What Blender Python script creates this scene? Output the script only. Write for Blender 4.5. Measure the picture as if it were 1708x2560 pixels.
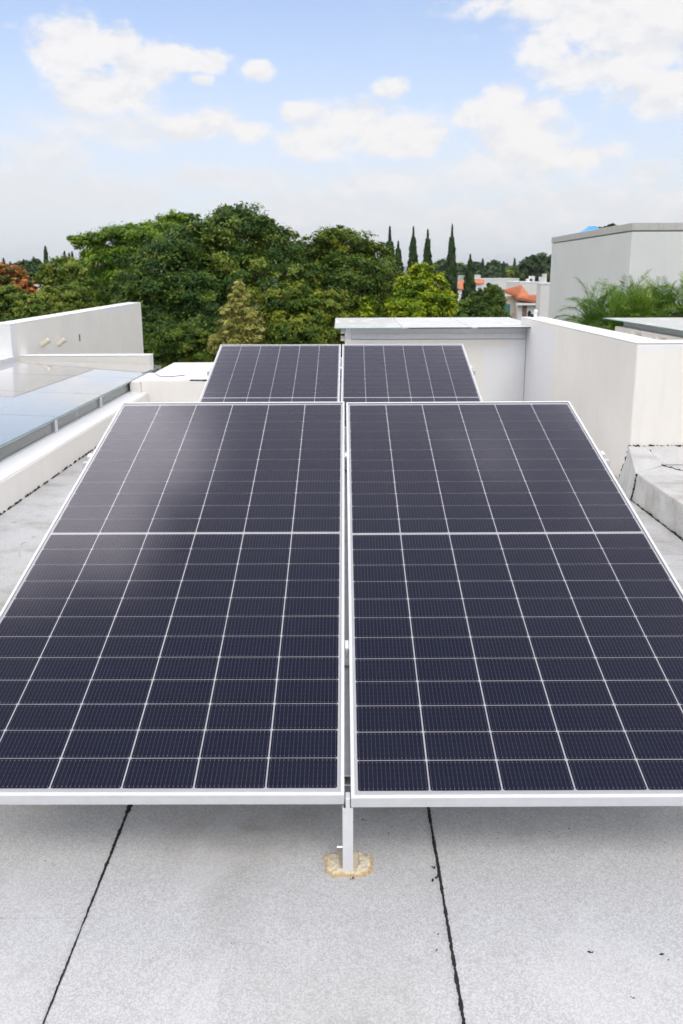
import bpy, bmesh, math, random
import numpy as np
from mathutils import Matrix, Vector

for _o in list(bpy.data.objects):
    bpy.data.objects.remove(_o)
scn = bpy.context.scene
COL = scn.collection
rad = math.radians

# ------------------------------------------------------------------ camera
CAM = (0.0, 0.0, 1.505)
RGT = Vector((0.99999188, -0.00085706, -0.00393732))
DWN = Vector((-0.00402952, -0.21269357, -0.97711064))
FWD = Vector((0.0, 0.97711858, -0.21269529))
FPX, CX, CY = 1930.43, 854.0, 1110.687          # focal length and principal point of the photograph, in its pixels
cd = bpy.data.cameras.new('camera')
cam = bpy.data.objects.new('camera', cd)
COL.objects.link(cam)
cam.matrix_world = Matrix(((RGT.x, -DWN.x, -FWD.x, CAM[0]), (RGT.y, -DWN.y, -FWD.y, CAM[1]), (RGT.z, -DWN.z, -FWD.z, CAM[2]), (0, 0, 0, 1)))
cd.sensor_fit = 'VERTICAL'
cd.sensor_height = 36.0
cd.sensor_width = 24.0
cd.lens = FPX / 2560 * 36
cd.shift_y = -(1280 - CY) / 2560
cd.clip_start = 0.05
cd.clip_end = 30000
cd.dof.use_dof = True
cd.dof.focus_distance = 2.6
cd.dof.aperture_fstop = 8.0
scn.camera = cam

def ray(px, py):
    return RGT * ((px - CX) / FPX) + DWN * ((py - CY) / FPX) + FWD

def P(px, py, d):
    """The world point d metres ahead that the photograph shows at (px, py)."""
    r = ray(px, py)
    return Vector(CAM) + r * (d / r.y)

# ------------------------------------------------------------------ sky, sun, exposure
SUN_EL, SUN_AZ = 60.0, 164.0                    # behind the camera, veiled by thin cloud
world = bpy.data.worlds.new('World')
scn.world = world
world.use_nodes = True
NT = world.node_tree
NT.nodes.clear()

class NG:
    """Small node-graph writer."""
    def __init__(s, tree):
        s.t = tree
    def n(s, kind, **kw):
        nd = s.t.nodes.new(kind)
        for k, v in kw.items():
            setattr(nd, k, v)
        return nd
    def l(s, a, b):
        s.t.links.new(a, b)
    def put(s, sock, v):
        if v is None:
            return
        if hasattr(v, 'is_output'):
            s.l(v, sock)
        else:
            sock.default_value = v
    def m(s, op, a, b=None, c=None, clamp=False):
        nd = s.n('ShaderNodeMath', operation=op, use_clamp=clamp)
        for i, v in enumerate((a, b, c)):
            s.put(nd.inputs[i], v)
        return nd.outputs[0]
    def vm(s, op, a, b=None):
        nd = s.n('ShaderNodeVectorMath', operation=op)
        s.put(nd.inputs[0], a)
        s.put(nd.inputs[1], b)
        return nd.outputs['Value'] if op in ('LENGTH', 'DOT_PRODUCT', 'DISTANCE') else nd.outputs[0]
    def step(s, v, a, b, x=0.0, y=1.0):
        nd = s.n('ShaderNodeMapRange', interpolation_type='SMOOTHSTEP')
        for k, w in zip((0, 1, 2, 3, 4), (v, a, b, x, y)):
            s.put(nd.inputs[k], w)
        return nd.outputs[0]
    def noise(s, vec, scale, detail=4.0, rough=0.55, dist=0.0):
        nd = s.n('ShaderNodeTexNoise')
        s.put(nd.inputs['Vector'], vec)
        nd.inputs['Scale'].default_value = scale
        nd.inputs['Detail'].default_value = detail
        nd.inputs['Roughness'].default_value = rough
        nd.inputs['Distortion'].default_value = dist
        return nd.outputs['Fac']
    def mix(s, f, a, b):
        nd = s.n('ShaderNodeMix', data_type='RGBA')
        s.put(nd.inputs[0], f)
        s.put(nd.inputs[6], a if hasattr(a, 'is_output') else (*a, 1))
        s.put(nd.inputs[7], b if hasattr(b, 'is_output') else (*b, 1))
        return nd.outputs[2]
    def ramp(s, f, stops):
        nd = s.n('ShaderNodeValToRGB')
        el = nd.color_ramp.elements
        while len(el) < len(stops):
            el.new(0.5)
        for e, (p, c) in zip(el, stops):
            e.position = p
            e.color = (*c, 1)
        s.put(nd.inputs[0], f)
        return nd.outputs[0]

g = NG(NT)
sky = g.n('ShaderNodeTexSky', sky_type='NISHITA')
sky.sun_disc = False
sky.sun_elevation = rad(SUN_EL)
sky.sun_rotation = rad(SUN_AZ)
sky.altitude = 1800
sky.air_density = 1.0
sky.dust_density = 1.5
sky.ozone_density = 1.0
dirv = g.n('ShaderNodeTexCoord').outputs['Generated']
xyz = g.n('ShaderNodeSeparateXYZ')
g.l(dirv, xyz.inputs[0])
DX, DY, DZ = xyz.outputs
# cumulus: lumps with a bearing and a height in the sky, broken up by noise
CUMULUS = [
    (200, 112, 105, 62), (140, 135, 70, 42), (290, 112, 62, 46), (350, 172, 90, 54), (270, 228, 130, 50), (220, 262, 85, 30),
    (430, 140, 82, 38), (505, 152, 70, 28), (500, 200, 30, 14), (652, 178, 42, 24),
    (545, 308, 62, 36), (480, 326, 62, 28), (615, 330, 62, 30),
    (972, 222, 42, 24), (752, 282, 62, 28), (885, 298, 105, 54), (955, 330, 150, 62), (800, 352, 120, 46), (1035, 345, 90, 44),
    (1262, 250, 62, 42), (1205, 288, 78, 38), (1330, 288, 72, 42), (1300, 352, 150, 56), (1430, 392, 110, 40),
    (1590, 15, 270, 70), (1380, 5, 230, 34), (1640, 112, 160, 66), (1362, 122, 56, 44), (1500, 176, 160, 50), (1660, 226, 120, 62)]
LOW_CLOUD = [
    (110, 395, 95, 48), (60, 470, 120, 40), (580, 450, 170, 28), (980, 462, 180, 36), (1230, 432, 170, 44), (1420, 512, 170, 44),
    (1625, 432, 62, 24), (300, 320, 190, 40), (250, 490, 180, 40), (760, 520, 260, 40), (1150, 560, 260, 36), (1650, 520, 160, 40)]

def lumps(items):
    best = None
    for (px, py, rx, ry) in items:
        r = ray(px, py).normalized()
        mp = g.n('ShaderNodeMapping', vector_type='TEXTURE')
        g.l(dirv, mp.inputs[0])
        mp.inputs['Location'].default_value = r
        mp.inputs['Rotation'].default_value = (math.asin(r.z), 0, -math.atan2(r.x, r.y))
        mp.inputs['Scale'].default_value = (rx / FPX, 0.3, ry / FPX)
        v = g.m('SUBTRACT', 1.0, g.vm('LENGTH', mp.outputs[0]))
        best = v if best is None else g.m('SMOOTH_MAX', best, v, 0.25)
    return best

flat = g.n('ShaderNodeVectorMath', operation='MULTIPLY')
g.l(dirv, flat.inputs[0])
flat.inputs[1].default_value = (1.0, 1.0, 1.5)
n_big = g.noise(flat.outputs[0], 21.0, 9.0, 0.63, 0.2)
n_fine = g.noise(flat.outputs[0], 45.0, 5.0, 0.58, 0.1)
brk = g.m('ADD', g.m('MULTIPLY', g.m('SUBTRACT', n_big, 0.5), 1.9), g.m('MULTIPLY', g.m('SUBTRACT', n_fine, 0.5), 0.7))
c_sdf = g.m('ADD', lumps(CUMULUS), brk)
c_mask = g.m('MULTIPLY', g.step(c_sdf, -0.20, 0.50), 0.92)
l_sdf = g.m('ADD', lumps(LOW_CLOUD), brk)
l_mask = g.m('MULTIPLY', g.step(l_sdf, -0.45, 0.55), 0.72)
# the same broken cumulus goes on over the rest of the sky
den = g.m('ADD', g.m('MAXIMUM', DZ, 0.0), 0.18)
comb = g.n('ShaderNodeCombineXYZ')
g.l(g.m('DIVIDE', DX, den), comb.inputs[0])
g.l(g.m('DIVIDE', DY, den), comb.inputs[1])
comb.inputs[2].default_value = 3.4
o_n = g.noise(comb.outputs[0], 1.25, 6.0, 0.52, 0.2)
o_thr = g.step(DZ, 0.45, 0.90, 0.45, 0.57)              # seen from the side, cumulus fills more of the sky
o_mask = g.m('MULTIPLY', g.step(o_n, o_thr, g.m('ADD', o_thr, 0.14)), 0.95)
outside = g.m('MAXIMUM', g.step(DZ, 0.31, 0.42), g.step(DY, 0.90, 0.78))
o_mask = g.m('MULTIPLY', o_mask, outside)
# thin high veil, thickest towards the horizon
veil = g.m('ADD', g.step(DZ, 0.34, 0.02, 0.0, 0.70), g.m('MULTIPLY', g.noise(flat.outputs[0], 5.0, 4.0, 0.5), 0.16))
veil = g.m('ADD', veil, 0.16, clamp=True)
veil_col = (6.5, 6.55, 6.68)
lift = g.n('ShaderNodeVectorMath', operation='ADD')
g.l(flat.outputs[0], lift.inputs[0])
lift.inputs[1].default_value = (0.004, 0.0, 0.020)
n_up = g.noise(lift.outputs[0], 21.0, 6.0, 0.58, 0.2)
lit = g.step(g.m('ADD', g.m('SUBTRACT', n_big, n_up), g.m('MULTIPLY', c_sdf, 0.05)), -0.17, 0.11)
cl_col = g.mix(lit, (6.9, 6.95, 7.15), (8.1, 7.85, 7.7))
skyx = g.n('ShaderNodeVectorMath', operation='MULTIPLY')
g.l(sky.outputs[0], skyx.inputs[0])
skyx.inputs[1].default_value = (1.95, 1.95, 2.0)
col = g.mix(veil, skyx.outputs[0], veil_col)
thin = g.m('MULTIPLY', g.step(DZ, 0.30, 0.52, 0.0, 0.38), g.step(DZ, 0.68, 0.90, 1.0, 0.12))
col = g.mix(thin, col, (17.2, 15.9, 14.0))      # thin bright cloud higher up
col = g.mix(l_mask, col, g.mix(lit, (7.05, 7.05, 7.15), (7.9, 7.65, 7.5)))
col = g.mix(c_mask, col, cl_col)
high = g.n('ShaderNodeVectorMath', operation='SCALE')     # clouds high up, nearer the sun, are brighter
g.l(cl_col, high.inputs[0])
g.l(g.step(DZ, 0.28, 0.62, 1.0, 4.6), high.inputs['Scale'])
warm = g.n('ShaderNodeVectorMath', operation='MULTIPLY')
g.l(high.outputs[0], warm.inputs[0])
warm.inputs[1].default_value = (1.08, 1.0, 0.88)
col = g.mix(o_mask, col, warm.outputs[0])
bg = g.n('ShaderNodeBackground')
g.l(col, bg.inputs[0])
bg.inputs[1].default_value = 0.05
wo = g.n('ShaderNodeOutputWorld')
g.l(bg.outputs[0], wo.inputs[0])
world.cycles.sampling_method = 'MANUAL'
world.cycles.sample_map_resolution = 1024

sl = bpy.data.lights.new('sun', 'SUN')
sl.energy = 0.55
sl.angle = rad(28)
sl.color = (1.0, 0.93, 0.82)
sun = bpy.data.objects.new('sun', sl)
COL.objects.link(sun)
_e, _a = rad(SUN_EL), rad(SUN_AZ)
_d = Vector((math.sin(_a) * math.cos(_e), math.cos(_a) * math.cos(_e), math.sin(_e)))
sun.rotation_euler = _d.to_track_quat('Z', 'Y').to_euler()
sun.location = _d * 60

vs = scn.view_settings
vs.view_transform = 'Standard'
vs.look = 'None'
vs.exposure = 1.3
vs.gamma = 1.0
vs.use_curve_mapping = False
scn.render.engine = 'CYCLES'
cy = scn.cycles
cy.use_denoising = True
cy.use_adaptive_sampling = True
cy.adaptive_threshold = 0.03
cy.denoiser = 'OPENIMAGEDENOISE'
cy.max_bounces = 6
cy.diffuse_bounces = 2
cy.glossy_bounces = 3
cy.transmission_bounces = 4
cy.transparent_max_bounces = 12
cy.volume_bounces = 0
cy.caustics_reflective = False
cy.caustics_refractive = False
cy.sample_clamp_indirect = 8

# ------------------------------------------------------------------ materials
def new_mat(name):
    m = bpy.data.materials.new(name)
    m.use_nodes = True
    m.node_tree.nodes.clear()
    return m, NG(m.node_tree)

def finish(gg, bsdf, disp=None):
    o = gg.n('ShaderNodeOutputMaterial')
    gg.l(bsdf, o.inputs[0])

def princ(gg, color, rough=0.6, metal=0.0, bump=None, bump_s=0.2, bump_d=0.01, spec=0.5):
    b = gg.n('ShaderNodeBsdfPrincipled')
    gg.put(b.inputs['Base Color'], color if hasattr(color, 'is_output') else (*color, 1))
    gg.put(b.inputs['Roughness'], rough)
    b.inputs['Metallic'].default_value = metal
    b.inputs['Specular IOR Level'].default_value = spec
    if bump is not None:
        bn = gg.n('ShaderNodeBump')
        bn.inputs['Strength'].default_value = bump_s
        bn.inputs['Distance'].default_value = bump_d
        gg.l(bump, bn.inputs['Height'])
        gg.l(bn.outputs[0], b.inputs['Normal'])
    return b.outputs[0]

def pos(gg):
    return gg.n('ShaderNodeNewGeometry').outputs['Position']

def scaled(gg, v, s):
    nd = gg.n('ShaderNodeVectorMath', operation='MULTIPLY')
    gg.l(v, nd.inputs[0])
    nd.inputs[1].default_value = s
    return nd.outputs[0]

def plain(name, color, rough=0.6, metal=0.0, var=0.08, scale=6.0, bump_s=0.0, spec=0.5):
    m, gg = new_mat(name)
    p = pos(gg)
    n = gg.noise(p, scale, 5.0, 0.6)
    lo = tuple(c * (1 - var) for c in color)
    hi = tuple(min(1.0, c * (1 + var)) for c in color)
    c = gg.mix(gg.step(n, 0.3, 0.7), lo, hi)
    finish(gg, princ(gg, c, rough, metal, gg.noise(p, scale * 14, 3.0) if bump_s else None, bump_s, 0.004, spec))
    return m

def wall_mat(name, color, patches=(), streak=0.10, patch_col=(0.83, 0.84, 0.86)):
    """Painted render: trowel marks, rain streaks; patches = boxes of fresher paint."""
    m, gg = new_mat(name)
    p = pos(gg)
    big = gg.noise(p, 1.3, 5.0, 0.6)
    st = gg.noise(scaled(gg, p, (7.0, 7.0, 0.7)), 2.2, 6.0, 0.65, 0.3)
    fine = gg.noise(p, 60.0, 4.0, 0.65)
    dirt = gg.m('MULTIPLY', gg.step(st, 0.45, 0.80), streak * 2.2, clamp=True)
    c = gg.mix(gg.step(big, 0.25, 0.75), tuple(x * 0.955 for x in color), tuple(min(0.9, x * 1.02) for x in color))
    c = gg.mix(dirt, c, (color[0] * 0.70, color[1] * 0.67, color[2] * 0.60))
    if patches:
        sx = gg.n('ShaderNodeSeparateXYZ')
        gg.l(p, sx.inputs[0])
        wob = gg.m('MULTIPLY', gg.m('SUBTRACT', gg.noise(p, 5.0, 5.0, 0.7), 0.5), 0.10)
        tot = None
        for (x0, x1, y0, y1, z0, z1) in patches:
            f = None
            for sock, a, b in ((sx.outputs[0], x0, x1), (sx.outputs[1], y0, y1), (sx.outputs[2], z0, z1)):
                w = gg.m('ADD', sock, wob)
                k = gg.m('MULTIPLY', gg.step(w, a - 0.012, a + 0.012), gg.step(w, b - 0.012, b + 0.012, 1.0, 0.0))
                f = k if f is None else gg.m('MULTIPLY', f, k)
            tot = f if tot is None else gg.m('MAXIMUM', tot, f)
        c = gg.mix(gg.m('MULTIPLY', tot, 0.85), c, patch_col)
    h = gg.m('ADD', gg.m('MULTIPLY', fine, 0.6), gg.noise(p, 9.0, 4.0, 0.6))
    finish(gg, princ(gg, c, 0.75, 0, h, 0.25, 0.006, 0.3))
    return m

def membrane_mat(name, base=(0.535, 0.537, 0.540)):
    """Mineral-granule roofing felt."""
    m, gg = new_mat(name)
    p = pos(gg)
    v = gg.n('ShaderNodeTexVoronoi')
    gg.l(p, v.inputs['Vector'])
    v.inputs['Scale'].default_value = 330.0
    vs_ = gg.n('ShaderNodeSeparateColor')
    gg.l(v.outputs['Color'], vs_.inputs[0])
    gr = gg.step(vs_.outputs[0], 0.0, 1.0)
    f1 = gg.noise(p, 170.0, 3.0, 0.7)
    f2 = gg.noise(p, 45.0, 4.0, 0.65)
    big = gg.noise(p, 1.1, 6.0, 0.62, 0.4)
    mid = gg.noise(p, 6.0, 6.0, 0.7)
    c = gg.mix(gr, tuple(x * 0.84 for x in base), tuple(min(0.9, x * 1.14) for x in base))
    c = gg.mix(gg.m('MULTIPLY', gg.step(f1, 0.60, 0.76), 0.75), c, tuple(x * 0.5 for x in base))
    c = gg.mix(gg.m('MULTIPLY', gg.step(f2, 0.56, 0.78), 0.30), c, (0.20, 0.20, 0.195))
    c = gg.mix(gg.m('MULTIPLY', gg.step(big, 0.46, 0.70), 0.42), c, (0.30, 0.275, 0.235))
    c = gg.mix(gg.m('MULTIPLY', gg.step(mid, 0.56, 0.74), 0.30), c, (0.27, 0.26, 0.235))
    c = gg.mix(gg.m('MULTIPLY', gg.step(gg.noise(p, 2.3, 5.0, 0.6, 0.8), 0.54, 0.66), 0.22), c, tuple(min(0.9, x * 1.3) for x in base))
    sx = gg.n('ShaderNodeSeparateXYZ')
    gg.l(p, sx.inputs[0])
    # rain-washed dirt that the panels' lower edge drips onto the felt
    drip = gg.m('MULTIPLY', gg.step(sx.outputs[1], 1.72, 1.92), gg.step(gg.noise(scaled(gg, p, (1.0, 1.6, 1.0)), 2.4, 5.0, 0.65), 0.48, 0.70))
    c = gg.mix(gg.m('MULTIPLY', drip, 0.42), c, (0.20, 0.175, 0.135))
    h = gg.m('ADD', gg.m('MULTIPLY', gr, 0.5), gg.m('MULTIPLY', f1, 1.0))
    finish(gg, princ(gg, c, 0.9, 0, h, 0.18, 0.002, 0.25))
    return m

def cell_mat():
    """Monocrystalline half cell: sixteen wire lines with solder points, in the cell's own coordinates."""
    m, gg = new_mat('cell')
    oc = gg.n('ShaderNodeTexCoord').outputs['Object']
    sx = gg.n('ShaderNodeSeparateXYZ')
    gg.l(oc, sx.inputs[0])
    PW = 0.1808 / 16
    fr = gg.m('ABSOLUTE', gg.m('SUBTRACT', gg.m('FRACT', gg.m('DIVIDE', gg.m('ADD', sx.outputs[0], 0.0904), PW)), 0.5))
    line = gg.step(fr, 0.030, 0.060, 1.0, 0.0)
    fy = gg.m('ABSOLUTE', gg.m('SUBTRACT', gg.m('FRACT', gg.m('DIVIDE', gg.m('ADD', sx.outputs[1], 0.0455), 0.0152)), 0.5))
    dot = gg.m('MULTIPLY', gg.step(fy, 0.07, 0.11, 1.0, 0.0), gg.step(fr, 0.055, 0.085, 1.0, 0.0))
    ey = gg.m('ABSOLUTE', gg.m('SUBTRACT', gg.m('ABSOLUTE', sx.outputs[1]), 0.0398))
    dot2 = gg.m('MULTIPLY', gg.step(ey, 0.0009, 0.0016, 1.0, 0.0), gg.step(fr, 0.075, 0.105, 1.0, 0.0))
    rnd = gg.n('ShaderNodeObjectInfo').outputs['Random']
    p = pos(gg)
    n = gg.noise(p, 30.0, 4.0, 0.6)
    c = gg.mix(rnd, (0.0045, 0.0065, 0.0235), (0.0065, 0.0080, 0.0245))
    c = gg.mix(gg.m('MULTIPLY', gg.step(n, 0.5, 0.8), 0.5), c, (0.009, 0.011, 0.030))
    c = gg.mix(gg.m('MULTIPLY', line, 0.75), c, (0.150, 0.122, 0.118))
    c = gg.mix(gg.m('MULTIPLY', dot, 0.5), c, (0.26, 0.23, 0.225))
    c = gg.mix(gg.m('MULTIPLY', dot2, 0.85), c, (0.40, 0.37, 0.36))
    finish(gg, princ(gg, c, 0.45, 0, None, spec=0.15))
    return m

def pane_mat(name, tint=(1, 1, 1), rough=0.03, ior=1.5, dust_sheen=0.0, gain=1.0, coat=(1, 1, 1)):
    """Thin glass sheet: what is not mirrored passes straight through."""
    m, gg = new_mat(name)
    fz = gg.n('ShaderNodeFresnel')
    fz.inputs[0].default_value = ior
    p = pos(gg)
    n = gg.noise(p, 5.0, 5.0, 0.65)
    gl = gg.n('ShaderNodeBsdfGlossy')
    gl.inputs['Color'].default_value = (*coat, 1)
    gg.l(gg.step(n, 0.2, 0.8, rough * 0.8, rough * 1.3), gl.inputs['Roughness'])
    tr = gg.n('ShaderNodeBsdfTransparent')
    tr.inputs[0].default_value = (*tint, 1)
    mx = gg.n('ShaderNodeMixShader')
    gg.l(gg.m('MULTIPLY', fz.outputs[0], gain, clamp=True), mx.inputs[0])
    gg.l(tr.outputs[0], mx.inputs[1])
    gg.l(gl.outputs[0], mx.inputs[2])
    out = mx.outputs[0]
    if dust_sheen:
        df = gg.n('ShaderNodeBsdfDiffuse')
        df.inputs[0].default_value = (0.62, 0.60, 0.57, 1) if dust_sheen < 0.35 else (0.74, 0.75, 0.74, 1)  # film colour: dust, and on skylights and canopy reflected sky painted in
        sp = gg.step(gg.noise(p, 110.0, 2.0, 0.6), 0.66, 0.74)
        sm = gg.step(gg.noise(scaled(gg, p, (1.0, 0.5, 1.0)), 3.0, 6.0, 0.7, 0.6), 0.5, 0.85)
        fac = gg.m('ADD', gg.m('MULTIPLY', sp, min(0.25, dust_sheen * 3.0)), gg.m('ADD', gg.m('MULTIPLY', sm, dust_sheen), dust_sheen * (0.15 if dust_sheen < 0.2 else 0.9)), clamp=True)
        m2 = gg.n('ShaderNodeMixShader')
        gg.l(fac, m2.inputs[0])
        gg.l(out, m2.inputs[1])
        gg.l(df.outputs[0], m2.inputs[2])
        out = m2.outputs[0]
    finish(gg, out)
    return m

def leaf_mat(name, stops, trans=0.30, rough=0.5):
    m, gg = new_mat(name)
    at = gg.n('ShaderNodeAttribute', attribute_name='tint')
    c = gg.ramp(at.outputs['Fac'], stops)
    b = gg.n('ShaderNodeBsdfPrincipled')
    gg.l(c, b.inputs['Base Color'])
    b.inputs['Roughness'].default_value = rough
    b.inputs['Specular IOR Level'].default_value = 0.25
    t = gg.n('ShaderNodeBsdfTranslucent')
    gg.l(c, t.inputs[0])
    mx = gg.n('ShaderNodeMixShader')
    mx.inputs[0].default_value = trans
    gg.l(b.outputs[0], mx.inputs[1])
    gg.l(t.outputs[0], mx.inputs[2])
    finish(gg, mx.outputs[0])
    return m

def greens(a, b, c):
    return [(0.0, a), (0.5, b), (1.0, c)]

WHITE = (0.875, 0.845, 0.79)
M = {}
M['felt'] = membrane_mat('roofing felt')
M['felt_white'] = membrane_mat('whitened felt', (0.62, 0.62, 0.61))
M['bitumen'] = plain('bitumen', (0.018, 0.018, 0.018), 0.85, 0, 0.4, 90.0, 0.6)
M['alu'] = plain('white anodised aluminium', (0.76, 0.765, 0.785), 0.36, 0.15, 0.03, 20.0)
M['alu_grey'] = plain('mill aluminium', (0.60, 0.62, 0.64), 0.38, 0.35, 0.06, 25.0)
M['steel'] = plain('zinc screw', (0.62, 0.63, 0.64), 0.25, 1.0, 0.05, 30.0)
M['backsheet'] = plain('white backsheet', (0.89, 0.89, 0.90), 0.5, 0, 0.02, 8.0)
M['cell'] = cell_mat()
M['pv_glass'] = pane_mat('solar glass', (0.99, 0.99, 0.99), 0.10, 1.46, 0.006, 1.06, (0.80, 0.81, 1.0))
M['glass'] = pane_mat('skylight glass', (0.60, 0.70, 0.71), 0.015, 1.52, 0.20, 1.9)
M['side_glass'] = pane_mat('pale green side glass', (0.72, 0.90, 0.87), 0.02, 1.5, 0.30, 1.0)
M['canopy_glass'] = pane_mat('canopy glass with dust and painted sheen', (0.62, 0.70, 0.71), 0.03, 1.52, 0.80, 1.0)  # pale film is partly dust, partly sky reflection painted as diffuse colour
M['glass_edge'] = plain('green glass edge', (0.22, 0.40, 0.40), 0.15, 0, 0.1, 10.0)
M['black'] = plain('black rubber', (0.012, 0.013, 0.015), 0.5, 0, 0.2, 30.0)
M['wall'] = wall_mat('painted render', WHITE)
M['coping'] = wall_mat('white waterproof coat', (0.85, 0.85, 0.87), (), 0.03)
M['grey_wall'] = wall_mat('grey painted render', (0.72, 0.74, 0.72), (), 0.04)
M['concrete'] = wall_mat('weathered concrete coping', (0.54, 0.54, 0.52), (), 0.25)
M['interior'] = plain('pale room surfaces', (0.62, 0.61, 0.58), 0.8)
M['pvc'] = plain('cream pipe', (0.74, 0.68, 0.56), 0.5, 0, 0.15, 40.0)
M['orange_line'] = plain('peach sealant', (0.72, 0.52, 0.42), 0.6)
M['bark'] = plain('bark', (0.075, 0.058, 0.045), 0.9, 0, 0.35, 9.0, 0.5)
M['ground'] = plain('dry grass and earth', (0.085, 0.095, 0.045), 0.95, 0, 0.4, 0.05)
M['cream'] = wall_mat('cream render', (0.66, 0.58, 0.47), (), 0.06)
M['tile'] = None

def foam_mat():
    m, gg = new_mat('polyurethane foam')
    p = pos(gg)
    at = gg.n('ShaderNodeAttribute', attribute_name='tint')
    n = gg.noise(p, 60.0, 5.0, 0.7, 0.5)
    c = gg.mix(gg.step(n, 0.3, 0.72), (0.66, 0.57, 0.40), (0.80, 0.73, 0.58))
    c = gg.mix(gg.m('MULTIPLY', gg.step(gg.m('ADD', at.outputs['Fac'], gg.m('MULTIPLY', gg.m('SUBTRACT', n, 0.5), 0.9)), 0.45, 0.95), 0.8), c, (0.55, 0.35, 0.14))
    c = gg.mix(gg.m('MULTIPLY', gg.step(gg.noise(p, 130.0, 4.0, 0.7), 0.60, 0.72), 0.5), c, (0.33, 0.30, 0.24))
    finish(gg, princ(gg, c, 0.8, 0, gg.noise(p, 190.0, 4.0, 0.7), 0.5, 0.004, 0.2))
    return m
M['foam'] = foam_mat()

def tile_mat():
    m, gg = new_mat('orange clay tile')
    p = pos(gg)
    n = gg.noise(p, 2.5, 5.0, 0.7)
    v = gg.noise(scaled(gg, p, (4.0, 1.2, 4.0)), 1.5, 3.0)
    c = gg.mix(gg.step(n, 0.3, 0.7), (0.50, 0.15, 0.065), (0.66, 0.24, 0.11))
    c = gg.mix(gg.m('MULTIPLY', gg.step(v, 0.5, 0.8), 0.5), c, (0.36, 0.12, 0.07))
    finish(gg, princ(gg, c, 0.8, 0, None, spec=0.3))
    return m
M['tile'] = tile_mat()

# ------------------------------------------------------------------ mesh helpers
class MB:
    def __init__(s):
        s.v, s.f = [], []
    def box(s, x0, x1, y0, y1, z0, z1):
        return s.hexa([(x0, y0, z0), (x1, y0, z0), (x1, y1, z0), (x0, y1, z0), (x0, y0, z1), (x1, y0, z1), (x1, y1, z1), (x0, y1, z1)])
    def hexa(s, c):
        b = len(s.v)
        s.v += [tuple(p) for p in c]
        s.f += [tuple(b + i for i in q) for q in ((0, 3, 2, 1), (4, 5, 6, 7), (0, 1, 5, 4), (1, 2, 6, 5), (2, 3, 7, 6), (3, 0, 4, 7))]
        return s
    def prism(s, poly, z0, z1):
        b, n = len(s.v), len(poly)
        s.v += [(x, y, z0) for x, y in poly] + [(x, y, z1) for x, y in poly]
        s.f += [tuple(range(b + n - 1, b - 1, -1)), tuple(range(b + n, b + 2 * n))]
        s.f += [(b + i, b + (i + 1) % n, b + n + (i + 1) % n, b + n + i) for i in range(n)]
        return s
    def tube(s, pts, radii, k=8, caps=True):
        b = len(s.v)
        pts = [Vector(p) for p in pts]
        for i, p in enumerate(pts):
            t = (pts[min(i + 1, len(pts) - 1)] - pts[max(i - 1, 0)]).normalized()
            a = t.orthogonal().normalized() if i == 0 else (a - t * a.dot(t)).normalized()
            c = t.cross(a)
            for j in range(k):
                w = 2 * math.pi * j / k
                s.v.append(tuple(p + (a * math.cos(w) + c * math.sin(w)) * radii[i]))
        for i in range(len(pts) - 1):
            for j in range(k):
                s.f.append((b + i * k + j, b + i * k + (j + 1) % k, b + (i + 1) * k + (j + 1) % k, b + (i + 1) * k + j))
        if caps:
            s.f.append(tuple(b + j for j in range(k - 1, -1, -1)))
            e = b + (len(pts) - 1) * k
            s.f.append(tuple(e + j for j in range(k)))
        return s
    def mesh(s, name):
        me = bpy.data.meshes.new(name)
        me.from_pydata(s.v, [], s.f)
        me.update()
        return me
    def build(s, name, mat, parent=None, bevel=0.0, smooth=False):
        me = s.mesh(name)
        if mat is not None:
            me.materials.append(mat)
        if smooth:
            me.shade_smooth()
        o = link(name, me, parent)
        if bevel:
            md = o.modifiers.new('bevel', 'BEVEL')
            md.width = bevel
            md.segments = 2
            md.limit_method = 'ANGLE'
        return o

def link(name, data, parent=None):
    o = bpy.data.objects.new(name, data)
    COL.objects.link(o)
    if parent is not None:
        o.parent = parent
    return o

def tag(o, label=None, cat=None, group=None, kind=None):
    for k, v in (('label', label), ('category', cat), ('group', group), ('kind', kind)):
        if v:
            o[k] = v
    return o

def thing(name, label, cat, loc=(0, 0, 0), group=None):
    o = link(name, None)
    o.location = loc
    return tag(o, label, cat, group)

def box(name, mat, x0, x1, y0, y1, z0, z1, parent=None, bevel=0.0):
    return MB().box(x0, x1, y0, y1, z0, z1).build(name, mat, parent, bevel)

# ------------------------------------------------------------------ ground and hills
GZ = -6.5
m = MB()
m.v = [(-9000, -3000, GZ), (9000, -3000, GZ), (9000, 9000, GZ), (-9000, 9000, GZ)]
m.f = [(0, 1, 2, 3)]
tag(m.build('ground', M['ground']), kind='structure')
rng = random.Random(4)

def ridge(name, y, x0, x1, base, amp, seed, depth):
    r = random.Random(seed)
    ph = [(r.uniform(0.4, 1.0) / (k + 1), r.uniform(0, 6.28), (k + 1) * r.uniform(0.8, 1.3)) for k in range(9)]
    N = 160
    v, f = [], []
    for i in range(N + 1):
        t = i / N
        x = x0 + (x1 - x0) * t
        h = base + amp * sum(a * math.sin(q * t * 9.0 + p) for a, p, q in ph)
        h = max(h, 8)
        v += [(x, y - depth, GZ - 2), (x, y - depth * 0.4, GZ + h * 0.55), (x, y, GZ + h), (x, y + depth, GZ - 2)]
    for i in range(N):
        for j in range(3):
            a = i * 4 + j
            f.append((a, a + 4, a + 5, a + 1))
    mm = MB()
    mm.v, mm.f = v, f
    return tag(mm.build(name, M['ground'], smooth=True), kind='structure')

ridge('hills', 5200, -4500, 4500, 66, 20, 3, 900)
ridge('hills', 3600, -3600, 3600, 30, 12, 8, 500)

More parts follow.
